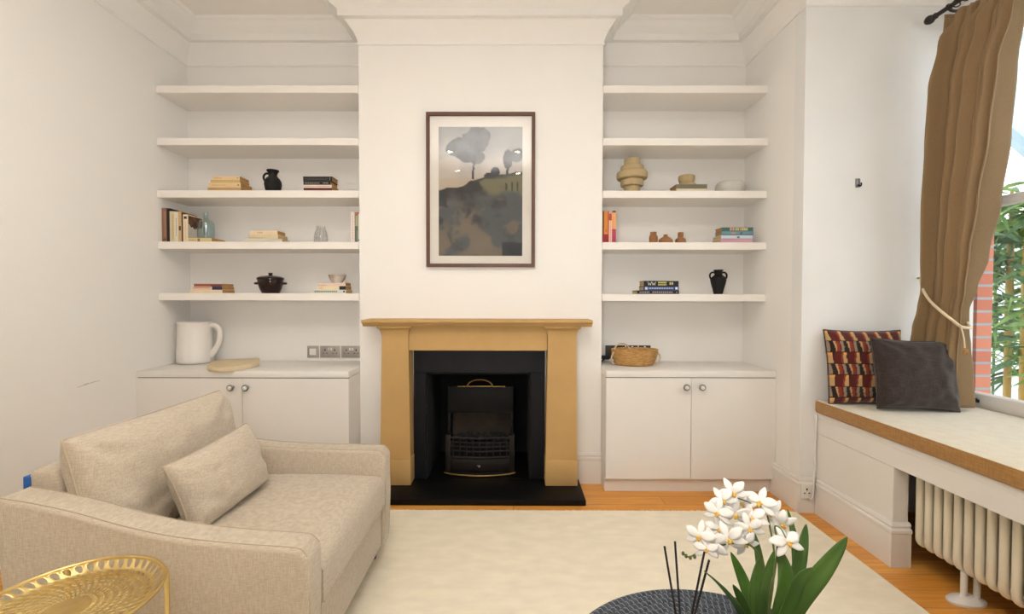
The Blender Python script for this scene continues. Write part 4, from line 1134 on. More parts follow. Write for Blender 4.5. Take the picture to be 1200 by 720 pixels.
def lie(label, x0, x1, yf, D, z0, T, cover, pages='pages', rz=0.0, group=None, marks=(), paper=True):
    return book(label, x1-x0, D, T, (x0, yf, z0), cover, pages, False, rz, group, marks, paper)
def stand(label, x0, x1, yf, D, z0, H, cover, pages='pages', group=None, marks=(), paper=True):
    return book(label, H, D, x1-x0, (x0, yf, z0), cover, pages, True, 0.0, group, marks, paper)
S3, S4, S5 = 1.812+0.0004, 1.497+0.0004, 1.1795+0.0004
e = 0.0003
# ---- left alcove, third shelf
g = 'tan books left of the black jug'
z = S3
lie('tan paperback at the bottom of the stack left of the black jug', -1.9003, -1.6943, 2.83, 0.125, z, 0.023, (196, 160, 108), 'pages_tan', 0, g, ()); z += 0.023+e
lie('cream paperback second from bottom in the stack left of black jug', -1.8976, -1.6959, 2.83, 0.122, z, 0.030, (228, 198, 152), 'pages_tan', 0, g, ((0.12, 0.55, 0.45, 0.55, (176, 130, 84), 9), (0.9, 0.95, 0.4, 0.6, (110, 70, 44), 1))); z += 0.030+e
lie('yellowish thin paperback second from top in stack left of black jug', -1.8848, -1.703, 2.833, 0.10, z, 0.018, (206, 176, 112), 'pages_tan', 0, g, ()); z += 0.018+e
lie('cream paperback topmost in the stack left of the black jug', -1.8715, -1.7041, 2.833, 0.098, z, 0.022, (230, 200, 158), 'pages_tan', 0, g, ((0.05, 0.35, 0.4, 0.6, (196, 156, 110), 6), (0.9, 0.95, 0.4, 0.6, (110, 70, 44), 1)))
lie('small black notebook sticking out behind the tan book stack', -2.0126, -1.8669, 2.965, 0.085, S3, 0.022, (24, 22, 22), 'pages', 0, None, ())
g = 'dark books right of the black jug'
z = S3
lie('maroon book at the bottom of the stack right of black jug', -1.3051, -1.1288, 2.83, 0.105, z, 0.0215, (96, 34, 30), 'pages_tan', 0, g, ()); z += 0.0215+e
lie('cream and pink book second from bottom right of the black jug', -1.304, -1.1309, 2.83, 0.105, z, 0.0185, (238, 214, 200), 'pages_tan', 0, g, ((0.05, 0.95, 0.42, 0.58, (190, 140, 130), 16),)); z += 0.0185+e
lie('thin black book with grey lettering, second from top right of black jug', -1.3062, -1.1368, 2.83, 0.105, z, 0.021, (28, 27, 26), 'pages_tan', 0, g, ((0.06, 0.60, 0.3, 0.7, (120, 122, 112), 10), (0.72, 0.92, 0.35, 0.7, (150, 150, 148), 4))); z += 0.021+e
lie('thick black book topmost in the stack right of black jug', -1.3077, -1.1288, 2.83, 0.10, z, 0.030, (26, 24, 24), 'pages_tan', 0, g, ((0.05, 0.88, 0.3, 0.62, (66, 66, 64), 14), (0.92, 0.94, 0.2, 0.8, (150, 148, 140), 1)), False)

def black_jug():
    y = 2.90; cx = -1.5323
    r = thing('black_jug', 'matt black one handled jug on the left alcove shelf between book stacks', 'jug', (cx, y, S3))
    b = BM(); lathe(b, [(0.034, 0), (0.038, 0.004), (0.046, 0.030), (0.051, 0.060), (0.049, 0.078), (0.040, 0.095), (0.027, 0.108), (0.024, 0.120), (0.029, 0.134), (0.037, 0.146), (0.036, 0.149), (0.031, 0.147), (0.022, 0.128), (0.018, 0.118)], 40); link('body', b, 'black_cer', r)
    b = BM(); tube(b, [(-0.023, -0.004, 0.126), (-0.038, -0.010, 0.126), (-0.049, -0.014, 0.112), (-0.050, -0.014, 0.092), (-0.044, -0.010, 0.078)], 0.0065, 10, 5); link('handle', b, 'black_cer', r)
black_jug()

# ---- left alcove, fourth shelf: standing books, lying book, bottle
z = S4; yf = 2.832
g = 'upright books at the left end of the fourth shelf'
x = -2.1935+0.002
def up(label, w, H, D, cover, marks=(), pages='pages', paper=True, dy=0.0):
    global x
    stand(label, x, x+w, yf+dy, D, S4, H, cover, pages, g, marks, paper); x += w+0.0006
up('brown upright book against the left wall', 0.030, 0.212, 0.16, (148, 108, 86), ((0.06, 0.09, 0.1, 0.9, (96, 62, 48), 1), (0.15, 0.9, 0.55, 0.8, (170, 130, 108), 1)), 'pages', False)
up('tall black upright book beside the brown book', 0.018, 0.210, 0.19, (22, 20, 20), (), 'pages', False)
up('pale cream upright paperback beside the tall black book', 0.028, 0.192, 0.12, (218, 204, 168), ((0.1, 0.9, 0.55, 0.85, (206, 186, 128), 1),))
up('white upright paperback between cream and tan books', 0.024, 0.190, 0.12, (228, 220, 200), ((0.2, 0.8, 0.4, 0.6, (178, 166, 140), 8),))
up('tan upright paperback with a small dark emblem', 0.020, 0.192, 0.12, (214, 178, 124), ((0.38, 0.52, 0.2, 0.8, (92, 62, 40), 1),))
up('thin dark brown upright book beside the tan paperback', 0.0085, 0.184, 0.13, (66, 50, 42), ())
xs = x
up('cream upright book with a pictorial side cover', 0.0295, 0.172, 0.140, (236, 216, 184), ((0.84, 0.93, 0.2, 0.8, (58, 42, 34), 1), (0.1, 0.75, 0.45, 0.55, (200, 176, 142), 10)))
# its picture on the side cover
bk = [o for o in bpy.data.objects if o.name.startswith('book') and o.get('label', '').startswith('cream upright book with a pictorial')][0]
cvr = [c for c in bk.children if c.name.startswith('cover')][0]
b = BM(); T = 0.0295
n = 14
top = [(0.006+0.128*k/n, 0.166) for k in range(n+1)]
bot = [(0.006+0.128*k/n, 0.112-0.022*math.sin(PI*k/n)+0.006*math.sin(k*1.9)) for k in range(n+1)]
for k in range(n):
    b.faces.new([b.verts.new((T+0.0004, p[0], p[1])) for p in (bot[k], bot[k+1], top[k+1], top[k])])
link('cover_picture', b, mat('brown_cover_picture', (120, 78, 52), 0.7, rgb2=(60, 40, 30), vscale=26), cvr, smooth=False)
b = BM(); box(b, T, T+0.0003, 0.004, 0.136, 0.004, 0.110); link('cover_panel', b, mat('grey_cover_panel', (206, 196, 184), 0.7, var=0.08, vscale=40), cvr, smooth=False)

lx0 = x+0.001; lx1 = -1.8824
book('cream paperback lying flat under the pale blue bottle', lx1-lx0, 0.135, 0.0265, (lx0, 2.832, S4), (226, 204, 150), 'pages_tan', False, 0, None, ((0.40, 0.50, 0.15, 0.85, (150, 116, 80), 1), (0.05, 0.35, 0.4, 0.6, (186, 160, 110), 6)))
def bottle():
    cx = -1.9592; z0 = S4+0.0265+e
    r = thing('glass_bottle', 'pale blue clear glass bottle standing on a flat paperback', 'bottle', (cx, 2.895, z0))
    b = BM(); lathe(b, [(0.040, 0), (0.0465, 0.004), (0.0475, 0.010), (0.0475, 0.092), (0.044, 0.106), (0.033, 0.116), (0.018, 0.122), (0.0125, 0.128), (0.0125, 0.158), (0.0150, 0.160), (0.0150, 0.168), (0.0110, 0.168), (0.0105, 0.130), (0.020, 0.119), (0.041, 0.104), (0.0455, 0.090), (0.0455, 0.012), (0.036, 0.006)], 40); link('body', b, 'bottle_glass', r)
bottle()
g = 'pale books in the middle of the fourth shelf'
z = S4
lie('off white book at the bottom of the pale stack beside glass vase', -1.6813, -1.4499, 2.835, 0.115, z, 0.022, (222, 214, 198), 'pages', 0.06, g, ((0.2, 0.42, 0.45, 0.6, (186, 176, 158), 5), (0.6, 0.8, 0.45, 0.6, (186, 176, 158), 5))); z += 0.0222+e
lie('greenish cream book in the middle of the pale stack', -1.655, -1.4712, 2.84, 0.115, z, 0.026, (222, 206, 168), 'pages', 0.0, g, ((0.02, 0.5, 0.15, 0.3, (190, 172, 128), 1),)); z += 0.0262+e
lie('cream paperback on top of the pale stack', -1.6497, -1.4749, 2.84, 0.095, z, 0.024, (236, 212, 178), 'pages_tan', 0.0, g, ((0.28, 0.48, 0.3, 0.7, (190, 170, 144), 3),))
def glass_vase():
    cx = -1.2253
    r = thing('ribbed_glass_vase', 'small clear ribbed glass vase near the right end of the shelf', 'vase', (cx, 2.89, S4))
    b = BM(); seg = 56
    prof = [(0.036, 0.0), (0.040, 0.003), (0.041, 0.020), (0.040, 0.045), (0.036, 0.068), (0.029, 0.088), (0.0255, 0.098), (0.0265, 0.108)]
    fs = lathe(b, prof+[(r_-0.003, z_) for r_, z_ in reversed(prof)], seg, cap=False, ripple=lambda a, z: 1+0.035*math.cos(a*14))
    for i, f in enumerate(fs): f.material_index = 1 if (i % seg) % 4 in (0,) else 0
    link('body', b, ['ribbed_clear', 'ribbed_dark'], r)
glass_vase()
g = 'upright books beside the chimney breast, left'
x = -1.0139
up('white and pink speckled upright book by the chimney breast', 0.0235, 0.190, 0.12, (234, 222, 212), ((0.1, 0.9, 0.35, 0.65, (214, 186, 182), 9),))
up('green and beige upright book with orange top by the chimney breast', 0.0215, 0.186, 0.12, (96, 104, 88), ((0.92, 0.995, 0.0, 1.0, (196, 116, 66), 1), (0.54, 0.90, 0.2, 0.9, (178, 170, 140), 1), (0.05, 0.40, 0.55, 0.85, (130, 140, 122), 1)))
up('white upright book nearest the chimney breast in left alcove', 0.0125, 0.178, 0.12, (230, 226, 210), ((0.06, 0.10, 0.1, 0.9, (70, 70, 66), 1),))

# ---- left alcove, lowest shelf
g = 'books left of the brown casserole'
z = S5
lie('cream book at the bottom of the stack left of casserole', -2.0297, -1.8212, 2.835, 0.125, z, 0.021, (238, 218, 186), 'pages_tan', 0, g, ()); z += 0.021+e
lie('cream and navy book in the middle of the stack left of casserole', -2.0084, -1.8212, 2.835, 0.12, z, 0.019, (236, 206, 180), 'pages_tan', 0, g, ((0.66, 1.0, 0.0, 1.0, (34, 40, 76), 1), (0.05, 0.6, 0.5, 0.75, (206, 130, 100), 1))); z += 0.019+e
lie('red brown book on top of the stack left of casserole', -1.9989, -1.8223, 2.835, 0.115, z, 0.018, (158, 88, 62), 'pages_tan', 0, g, ((0.6, 0.98, 0.1, 0.5, (84, 50, 62), 1),))
def casserole():
    cx = -1.5668
    r = thing('casserole_pot', 'dark brown glazed lidded casserole on the lowest left shelf', 'pot', (cx, 2.925, S5))
    b = BM(); lathe(b, [(0.046, 0), (0.052, 0.003), (0.064, 0.028), (0.073, 0.058), (0.076, 0.078), (0.075, 0.084), (0.080, 0.088), (0.080, 0.094), (0.072, 0.094), (0.070, 0.080)], 48); link('body', b, 'brown_cer', r)
    for s in (-1, 1):
        b = BM(); tube(b, [(s*0.072, -0.020, 0.064), (s*0.090, -0.016, 0.064), (s*0.097, 0, 0.064), (s*0.090, 0.016, 0.064), (s*0.072, 0.020, 0.064)], 0.0075, 10, 5); link('handle', b, 'brown_cer', r)
    b = BM(); lathe(b, [(0.076, 0.0945), (0.080, 0.096), (0.078, 0.101), (0.060, 0.109), (0.030, 0.114), (0.013, 0.116), (0.010, 0.121), (0.013, 0.127), (0.013, 0.131), (0.008, 0.133)], 48); link('lid', b, 'brown_cer', r)
casserole()
g = 'books under the small speckled bowl'
z = S5
lie('pale grey book with green lettering at the bottom under bowl', -1.2558, -1.0484, 2.835, 0.11, z, 0.0225, (220, 220, 206), 'pages', 0, g, ((0.06, 0.75, 0.3, 0.75, (120, 130, 112), 12), (0.92, 0.97, 0.3, 0.75, (40, 40, 40), 1))); z += 0.0225+e
lie('cream book with a black square in the middle under bowl', -1.2196, -1.0478, 2.835, 0.092, z, 0.0225, (240, 222, 186), 'pages_tan', 0, g, ((0.76, 1.0, 0.0, 1.0, (26, 24, 24), 1), (0.04, 0.16, 0.2, 0.8, (226, 190, 120), 2))); z += 0.0225+e
lie('pale pink book directly under the small speckled bowl', -1.2202, -1.05, 2.835, 0.090, z, 0.021, (238, 212, 196), 'pages_tan', 0, g, ((0.0, 0.3, 0.1, 0.35, (206, 178, 150), 1),)); z += 0.021+e
b = BM(); lathe(b, [(0.026, 0), (0.031, 0.002), (0.034, 0.008), (0.046, 0.024), (0.053, 0.044), (0.054, 0.050), (0.051, 0.050), (0.043, 0.026), (0.028, 0.010), (0.004, 0.007)], 44, (-1.1205, 2.885, z)); 
wthing('bowl', b, 'speckle_cer', 'small brown and white glazed bowl on top of a book stack', 'bowl')

# ---- left cupboard top
CT = 0.7261+0.0004
def jug():
    cy = 2.96; cx = -2.0822
    r = thing('white_jug', 'large white ceramic jug on the left cupboard', 'jug', (cx, cy, CT))
    b = BM()
    prof = [(0.092, 0), (0.102, 0.004), (0.105, 0.02), (0.104, 0.06), (0.0985, 0.15), (0.096, 0.22), (0.0975, 0.256), (0.102, 0.262), (0.102, 0.268), (0.095, 0.268), (0.090, 0.22), (0.095, 0.06), (0.086, 0.015)]
    lathe(b, prof, 64)
    for v in b.verts:
        a = math.atan2(v.co.y, v.co.x); d = math.acos(max(-1, min(1, math.cos(a-PI))))
        if v.co.z > 0.19 and d < 0.55:
            k = (v.co.z-0.19)/0.078; f = (math.cos(d/0.55*PI)+1)/2
            v.co.x -= 0.026*k*k*f; v.co.z += 0.006*k*f
    link('body', b, 'white_cer', r, ang=60)
    b = BM(); tube(b, [(0.088, 0, 0.238), (0.118, 0, 0.246), (0.148, 0, 0.232), (0.163, 0, 0.190), (0.154, 0, 0.135), (0.128, 0, 0.085), (0.099, 0, 0.045)], lambda t: 0.0125+0.002*abs(t-0.5), 12, 6, flat=1.35); link('handle', b, 'white_cer', r)
jug()
b = BM(); pts = [p[:2] for p in ((-1.7928, 2.6428), (-1.8448, 2.7273), (-1.8796, 2.8064), (-1.89, 2.879), (-1.8553, 2.9275), (-1.7872, 2.9615), (-1.684, 2.997), (-1.5821, 2.8153), (-1.5807, 2.7388), (-1.5912, 2.6695), (-1.6209, 2.6194), (-1.6634, 2.593), (-1.7175, 2.5857), (-1.7523, 2.6011))]
prism(b, pts, 'z', CT, CT+0.027, 0.004)
wthing('serving_board', b, 'board', 'pale wooden board with one straight end beside the white jug', 'board')

# ---- right alcove, third shelf
def ring_vase():
    cx = 0.7503
    r = thing('ringed_vase', 'sand coloured vase of stacked rings on the right alcove shelf', 'vase', (cx, 2.915, S3))
    def disc(r0, z0, z1, k=0.004): return [(r0-k, z0), (r0-k*0.3, z0+k*0.3), (r0, z0+k), (r0, z1-k), (r0-k*0.3, z1-k*0.3), (r0-k, z1)]
    prof = [(0.048, -0.018)]+disc(0.050, -0.016, 0.034, 0.003)+disc(0.071, 0.034, 0.076, 0.007)+disc(0.096, 0.078, 0.126, 0.011)+disc(0.071, 0.126, 0.163, 0.007)+disc(0.049, 0.163, 0.207, 0.003)+[(0.042, 0.207), (0.040, 0.17)]
    b = BM(); lathe(b, prof, 56, (0, 0, 0.018)); link('body', b, 'beige_cer', r, ang=25)
ring_vase()
g = 'books under the sand pedestal bowl'
z = S3
lie('cream book at the bottom under the sand coloured bowl', 1.0047, 1.1978, 2.835, 0.12, z, 0.020, (228, 212, 184), 'pages_tan', 0, g, ()); z += 0.020+e
lie('grey olive book under the sand coloured pedestal bowl', 1.0037, 1.1946, 2.835, 0.12, z, 0.027, (120, 112, 88), 'pages_tan', 0, g, (), False); z += 0.027+e
b = BM(); lathe(b, [(0.056, 0), (0.060, 0.002), (0.059, 0.010), (0.046, 0.018), (0.040, 0.023), (0.046, 0.032), (0.050, 0.046), (0.050, 0.064), (0.046, 0.068), (0.040, 0.062), (0.036, 0.034), (0.004, 0.026)], 48, (1.0912, 2.90, z))
wthing('pedestal_bowl', b, 'beige_cer', 'small sand coloured footed bowl on two books', 'bowl')
b = BM(); lathe(b, [(0.062, 0), (0.076, 0.004), (0.086, 0.018), (0.089, 0.034), (0.086, 0.052), (0.076, 0.064), (0.068, 0.067), (0.064, 0.064), (0.074, 0.052), (0.080, 0.034), (0.066, 0.010), (0.004, 0.008)], 56, (1.3768, 2.92, S3))
[setattr(v, 'co', Vector((v.co.x, v.co.y, S3+(v.co.z-S3)*1.22))) for v in b.verts]
wthing('round_bowl', b, 'pale_cer', 'pale grey rounded bowl at the right end of the shelf', 'bowl')

# ---- right alcove, fourth shelf
g = 'orange and red books beside the chimney breast, right'
x = 0.5498
x = max(x, 0.5455)
up('wide orange upright book with a red foot next to chimney breast', 0.0385, 0.196, 0.12, (214, 134, 48), ((0.0, 0.27, 0.0, 1.0, (150, 34, 44), 1), (0.27, 1.0, 0.0, 0.22, (96, 60, 30), 1), (0.27, 1.0, 0.82, 1.0, (176, 70, 40), 1), (0.33, 0.42, 0.45, 0.65, (190, 100, 36), 1)))
up('thin cream and red striped upright book between two orange books', 0.0185, 0.184, 0.12, (236, 196, 172), ((0.75, 0.98, 0.0, 0.9, (178, 70, 50), 1), (0.02, 0.75, 0.35, 0.55, (214, 130, 120), 12)))
up('orange upright book with a pink foot, rightmost of the red books', 0.0245, 0.188, 0.12, (236, 160, 96), ((0.0, 0.45, 0.0, 1.0, (186, 60, 90), 1), (0.45, 0.95, 0.55, 0.8, (220, 186, 130), 6)))
b = BM(); box(b, x-0.020, x-0.002, 2.836, 2.852, S4+0.1885, S4+0.200, 0.003); wthing('bookmark_clip', b, 'black_plastic', 'tiny black clip on top of the rightmost orange book', 'clip')
def pot(x, label, prof, y=2.88):
    b = BM(); lathe(b, [(r_, z_*1.17) for r_, z_ in prof], 40, (x, y, S4)); wthing('terracotta_pot', b, 'terracotta', label, 'pot', 'little terracotta pots on the right shelf')
pot(0.8791, 'small squared terracotta jar with wide neck, leftmost of three', [(0.024, 0), (0.0255, 0.003), (0.0265, 0.030), (0.024, 0.042), (0.019, 0.047), (0.019, 0.060), (0.0205, 0.062), (0.016, 0.062), (0.015, 0.045)])
pot(0.9559, 'squat wide terracotta pot with narrow neck, middle of three', [(0.040, 0), (0.043, 0.003), (0.0445, 0.010), (0.041, 0.022), (0.028, 0.032), (0.016, 0.037), (0.0125, 0.041), (0.0125, 0.049), (0.009, 0.049), (0.008, 0.040)])
pot(1.0499, 'stepped terracotta pot with tall neck, rightmost of three', [(0.029, 0), (0.0315, 0.003), (0.0325, 0.014), (0.029, 0.026), (0.020, 0.030), (0.0165, 0.034), (0.0175, 0.058), (0.0145, 0.061), (0.013, 0.040)])
g = 'colourful books at the right of the fourth shelf'
z = S4
lie('pink book at the bottom of the colourful stack', 1.2829, 1.4787, 2.835, 0.125, z, 0.025, (218, 168, 184), 'pages', 0, g, ((0.05, 0.5, 0.72, 0.8, (196, 130, 150), 1),), False); z += 0.025+e
lie('pale blue book second from bottom in colourful stack', 1.2851, 1.4819, 2.835, 0.125, z, 0.0225, (208, 220, 228), 'pages', 0, g, ((0.5, 0.58, 0.2, 0.7, (110, 120, 130), 1), (0.0, 1.0, 0.0, 0.08, (90, 50, 64), 1)), False); z += 0.0225+e
lie('teal and mauve book second from top in colourful stack', 1.2893, 1.4829, 2.835, 0.10, z, 0.0235, (110, 156, 160), 'pages_tan', 0, g, ((0.0, 1.0, 0.0, 0.16, (34, 60, 66), 1), (0.3, 0.45, 0.25, 0.8, (176, 150, 160), 1), (0.58, 0.66, 0.25, 0.8, (84, 104, 160), 1), (0.86, 1.0, 0.16, 0.9, (130, 136, 176), 1)), False); z += 0.0235+e
lie('green book with coloured lettering on top of colourful stack', 1.2909, 1.4819, 2.835, 0.10, z, 0.0245, (70, 110, 104), 'pages_tan', 0, g, ((0.25, 0.42, 0.2, 0.9, (226, 160, 140), 2), (0.43, 0.56, 0.2, 0.9, (204, 204, 130), 2), (0.57, 0.64, 0.2, 0.9, (232, 130, 100), 1), (0.65, 0.84, 0.2, 0.9, (206, 200, 140), 3)), False)

# ---- right alcove, lowest shelf
g = 'dark books on the lowest right shelf'
z = S5
lie('black book with grey lettering at the bottom of dark stack', 0.7691, 1.0276, 2.835, 0.13, z, 0.0215, (26, 25, 26), 'pages', 0, g, ((0.05, 0.30, 0.3, 0.75, (150, 144, 134), 6), (0.36, 0.86, 0.3, 0.75, (160, 150, 136), 10), (0.93, 0.96, 0.35, 0.7, (150, 140, 130), 1)), False); z += 0.0215+e
lie('blue book with white lettering in the middle of dark stack', 0.8074, 1.0255, 2.835, 0.11, z, 0.0250, (36, 62, 122), 'pages', 0, g, ((0.04, 0.11, 0.2, 0.85, (206, 216, 232), 1), (0.14, 0.86, 0.35, 0.75, (176, 192, 220), 15), (0.90, 0.97, 0.25, 0.85, (236, 238, 244), 1)), False); z += 0.0250+e
lw = lie('black book with yellow lettering on top of dark stack', 0.809, 1.0244, 2.835, 0.11, z, 0.0345, (24, 23, 25), 'pages', 0, g, ((0.41, 0.66, 0.56, 0.82, (216, 206, 110), 6), (0.41, 0.66, 0.18, 0.44, (206, 196, 100), 6), (0.74, 0.86, 0.3, 0.75, (206, 198, 130), 2)), False)
# two pale W strokes on its spine
cv = [c for c in lw.children if c.name.startswith('cover')][0]
b = BM(); L0 = 0.2154
for k in range(2):
    ax = L0*(0.11+0.12*k); w = L0*0.11
    P = [(ax, 0.029), (ax+w*0.25, 0.007), (ax+w*0.5, 0.022), (ax+w*0.75, 0.007), (ax+w, 0.029)]
    for p, q in zip(P, P[1:]): tube(b, [(p[0], -0.0006, p[1]), (q[0], -0.0006, q[1])], 0.0016, 6)
link('spine_lettering', b, bmat((206, 202, 186)), cv)
def amphora():
    cx = 1.2994
    r = thing('black_amphora', 'matt black two handled amphora on the lowest right shelf', 'vase', (cx, 2.90, S5))
    b = BM(); lathe(b, [(0.025, 0), (0.027, 0.003), (0.033, 0.030), (0.042, 0.062), (0.048, 0.088), (0.046, 0.104), (0.034, 0.114), (0.024, 0.122), (0.0215, 0.134), (0.024, 0.144), (0.030, 0.152), (0.029, 0.155), (0.024, 0.152), (0.018, 0.136)], 44); link('body', b, 'black_cer', r)
    for s in (-1, 1):
        b = BM(); tube(b, [(s*0.020, 0, 0.134), (s*0.036, 0, 0.139), (s*0.050, 0, 0.130), (s*0.0535, 0, 0.114), (s*0.0475, 0, 0.098), (s*0.043, 0, 0.092)], 0.0055, 10, 5); link('handle', b, 'black_cer', r)
amphora()
# ---- basket on the right cupboard
def basket():
    cx = 0.7726; cy = 2.905
    r = thing('wicker_basket', 'oval tan wicker basket on the right cupboard', 'basket', (cx, cy, CT))
    prof = []
    n = 9
    for k in range(n):
        for q in range(3):
            t = (k+q/3)/n; prof.append((0.116+0.028*math.sin(t*PI/2)+0.0025*math.sin(PI*q/3), 0.005+0.088*t))
    b = BM(); lathe(b, [(0.10, 0.0)]+prof+[(0.145, 0.097), (0.141, 0.101), (0.136, 0.097), (0.130, 0.05), (0.108, 0.010)], 72, sx=1.0, sy=0.66, ripple=lambda a, z: 1+0.010*math.cos(a*36)*(1 if z < 0.094 else 0)); link('woven_body', b, 'wicker', r, ang=60)
    b = BM(); tube(b, [(0.144*math.cos(2*PI*k/48), 0.095*math.sin(2*PI*k/48), 0.098) for k in range(48)], 0.006, 8, closed=True); link('rim', b, 'wicker', r)
    for s in (-1, 1):
        b = BM(); tube(b, [(s*0.138, -0.030, 0.086), (s*0.150, -0.032, 0.066), (s*0.153, -0.028, 0.040), (s*0.142, -0.020, 0.018), (s*0.128, -0.016, 0.010)], 0.0055, 8, 5); link('loop_handle', b, 'rope_pale', r)
    b = BM(); tube(b, [(-0.135, -0.030, 0.098), (-0.120, 0.00, 0.118), (-0.085, 0.03, 0.134), (-0.045, 0.035, 0.126), (-0.02, 0.040, 0.100)], 0.0045, 8, 5); link('loop_handle', b, 'rope_pale', r)
basket()

# ------------------------------------------------------------------ outside the window
struct('ground', bxm(XW+0.13, 9.0, -4.0, 9.0, -0.32, -0.24), 'paving', smooth=False)
bm = BM(); box(bm, XW+0.075, 2.515, 2.40, 2.72, -0.24, 3.0); struct('brick_pier', bm, 'brick', smooth=False)
bm = BM(); box(bm, 4.60, 4.75, -1.5, 8.0, -0.24, 1.75); struct('garden_wall', bm, 'render_wall', smooth=False)
def leaf_blades(b, c, rnd, n, ln, spread, droop=0.5):
    for k in range(n):
        a = rnd.random()*2*PI; el = -droop+rnd.random()*(0.5+droop)
        d = Vector((math.cos(a)*math.cos(el), math.sin(a)*math.cos(el), math.sin(el)))
        p0 = Vector(c)+Vector((rnd.uniform(-1, 1), rnd.uniform(-1, 1), rnd.uniform(-1, 1)))*spread
        L_ = ln*(0.6+0.6*rnd.random()); w = L_*0.085
        s = d.cross(Vector((0, 0, 1))).normalized(); s = (s*math.cos(a*3)+d.cross(s)*math.sin(a*3))
        rows = []
        for i, (t, ww) in enumerate(((0, 0.15), (0.25, 0.9), (0.55, 0.8), (1, 0.03))):
            q = p0+d*L_*t-Vector((0, 0, 1))*L_*0.30*t*t
            rows.append([b.verts.new(q-s*w*ww), b.verts.new(q+Vector((0, 0, -0.004)) if False else q+s*w*ww)])
        for i in range(3): b.faces.new((rows[i][0], rows[i][1], rows[i+1][1], rows[i+1][0]))
def bamboo(label, x, y, rad, h, seed, lean=0.0, leaves=True, z_first=0.9, mat_='bamboo', dens=1.0):
    rnd = random.Random(seed)
    r = thing('bamboo_plant', label, 'bamboo', (x, y, -0.24), 0, 'bamboo behind the window')
    b = BM(); prof = []
    z = 0.0; k = 0
    while z < h:
        prof += [(rad*0.97, z+0.006), (rad, z+0.03), (rad, z+0.19), (rad*1.10, z+0.203)]; z += 0.21
    lathe(b, prof, 16)
    for v in b.verts:
        k = max(0.0, (v.co.z-h*0.75)/(h*0.35)); v.co.x *= 1-0.8*k; v.co.y *= 1-0.8*k
    for v in b.verts: v.co.x += lean*v.co.z; v.co.y -= lean*0.6*v.co.z
    link('culm', b, mat_, r)
    for mi, (m_, cnt) in enumerate((('bamboo_leaf', int(15*dens)), ('bamboo_leaf_dark', int(8*dens)))):
        b = BM()
        for q in range(cnt):
            zz = z_first+(h-z_first)*rnd.random(); a = rnd.random()*2*PI; rr = 0.05+0.24*rnd.random()
            c = (lean*zz+rr*math.cos(a), rr*math.sin(a), zz+0.10*rnd.random())
            leaf_blades(b, c, rnd, 7, 0.20, 0.05)
        for q in range(6):
            a = rnd.random()*2*PI; leaf_blades(b, (lean*h+0.07*math.cos(a), 0.07*math.sin(a), h*(0.86+0.13*rnd.random())), rnd, 7, 0.20, 0.03)
        if mi == 0:
            for q in range(16):
                zz = z_first+(h-z_first)*q/16; a = rnd.random()*2*PI
                tube(b, [(lean*zz, 0, zz), (lean*zz+0.16*math.cos(a), 0.16*math.sin(a), zz+0.10), (lean*zz+0.34*math.cos(a), 0.34*math.sin(a), zz+0.13)], 0.0035, 5, 3)
        f = link('foliage', b, m_, r, smooth=False); f['kind'] = 'stuff'
bamboo('thick yellow bamboo culm seen through the middle of lower pane', 3.177, 2.93, 0.019, 2.10, 1)
bamboo('slim grey green bamboo stem next to the brick pier', 3.2061, 3.05, 0.012, 1.75, 2, lean=-0.02, mat_='stem')
bamboo('yellow bamboo culm at the right edge of the window view', 3.1301, 2.80, 0.017, 2.05, 3)
bamboo('bamboo clump farther back near the white garden wall', 3.95, 3.75, 0.009, 2.05, 4, dens=0.6, mat_='stem')
bamboo('bamboo clump left of the yellow culm, deep in the garden', 4.05, 3.25, 0.009, 2.0, 6, dens=0.6, mat_='stem')
bamboo('bamboo clump nearest to the bay, out in the garden', 3.6, 2.1, 0.02, 2.0, 9)
def roof():
    r = thing('glazed_roof', 'neighbouring glazed roof with blue grey bars seen through upper pane', 'glass roof', (4.2, 3.2, -0.24))
    A0, A1 = Vector((4.2272, 4.05, 2.7081)), Vector((4.3172, 3.8, 2.3259))
    B0, B1 = Vector((4.085, 4.05, 3.663)), Vector((4.2954, 3.8, 3.1551))
    for p, q in ((A0, A1), (B0, B1)):
        d = (q-p); p2 = p-d*0.8; q2 = q+d*2.2
        b = BM(); tube(b, [p2, q2], 0.055, 4); wpart('roof_bar', b, 'steel', r, smooth=False)
    d = A1-A0
    b = BM(); vs = [A0-d*0.8, A0+d*3.2, B0+d*3.2, B0-d*0.8]
    vv = [b.verts.new(v) for v in vs]; b.faces.new(vv)
    o = wpart('roof_pane', b, mat('frosted_blue_roof_glass', (196, 226, 240), 0.25, var=0.06, vscale=3), r, smooth=False)
    mm = o.modifiers.new('Solidify', 'SOLIDIFY'); mm.thickness = 0.01
    for k in (-0.5, 2.6):
        p = A0+d*k; b = BM(); box(b, p.x-0.03, p.x+0.03, p.y-0.03, p.y+0.03, -0.24, p.z, 0.002, 1); wpart('roof_post', b, 'steel', r, smooth=False)
roof()

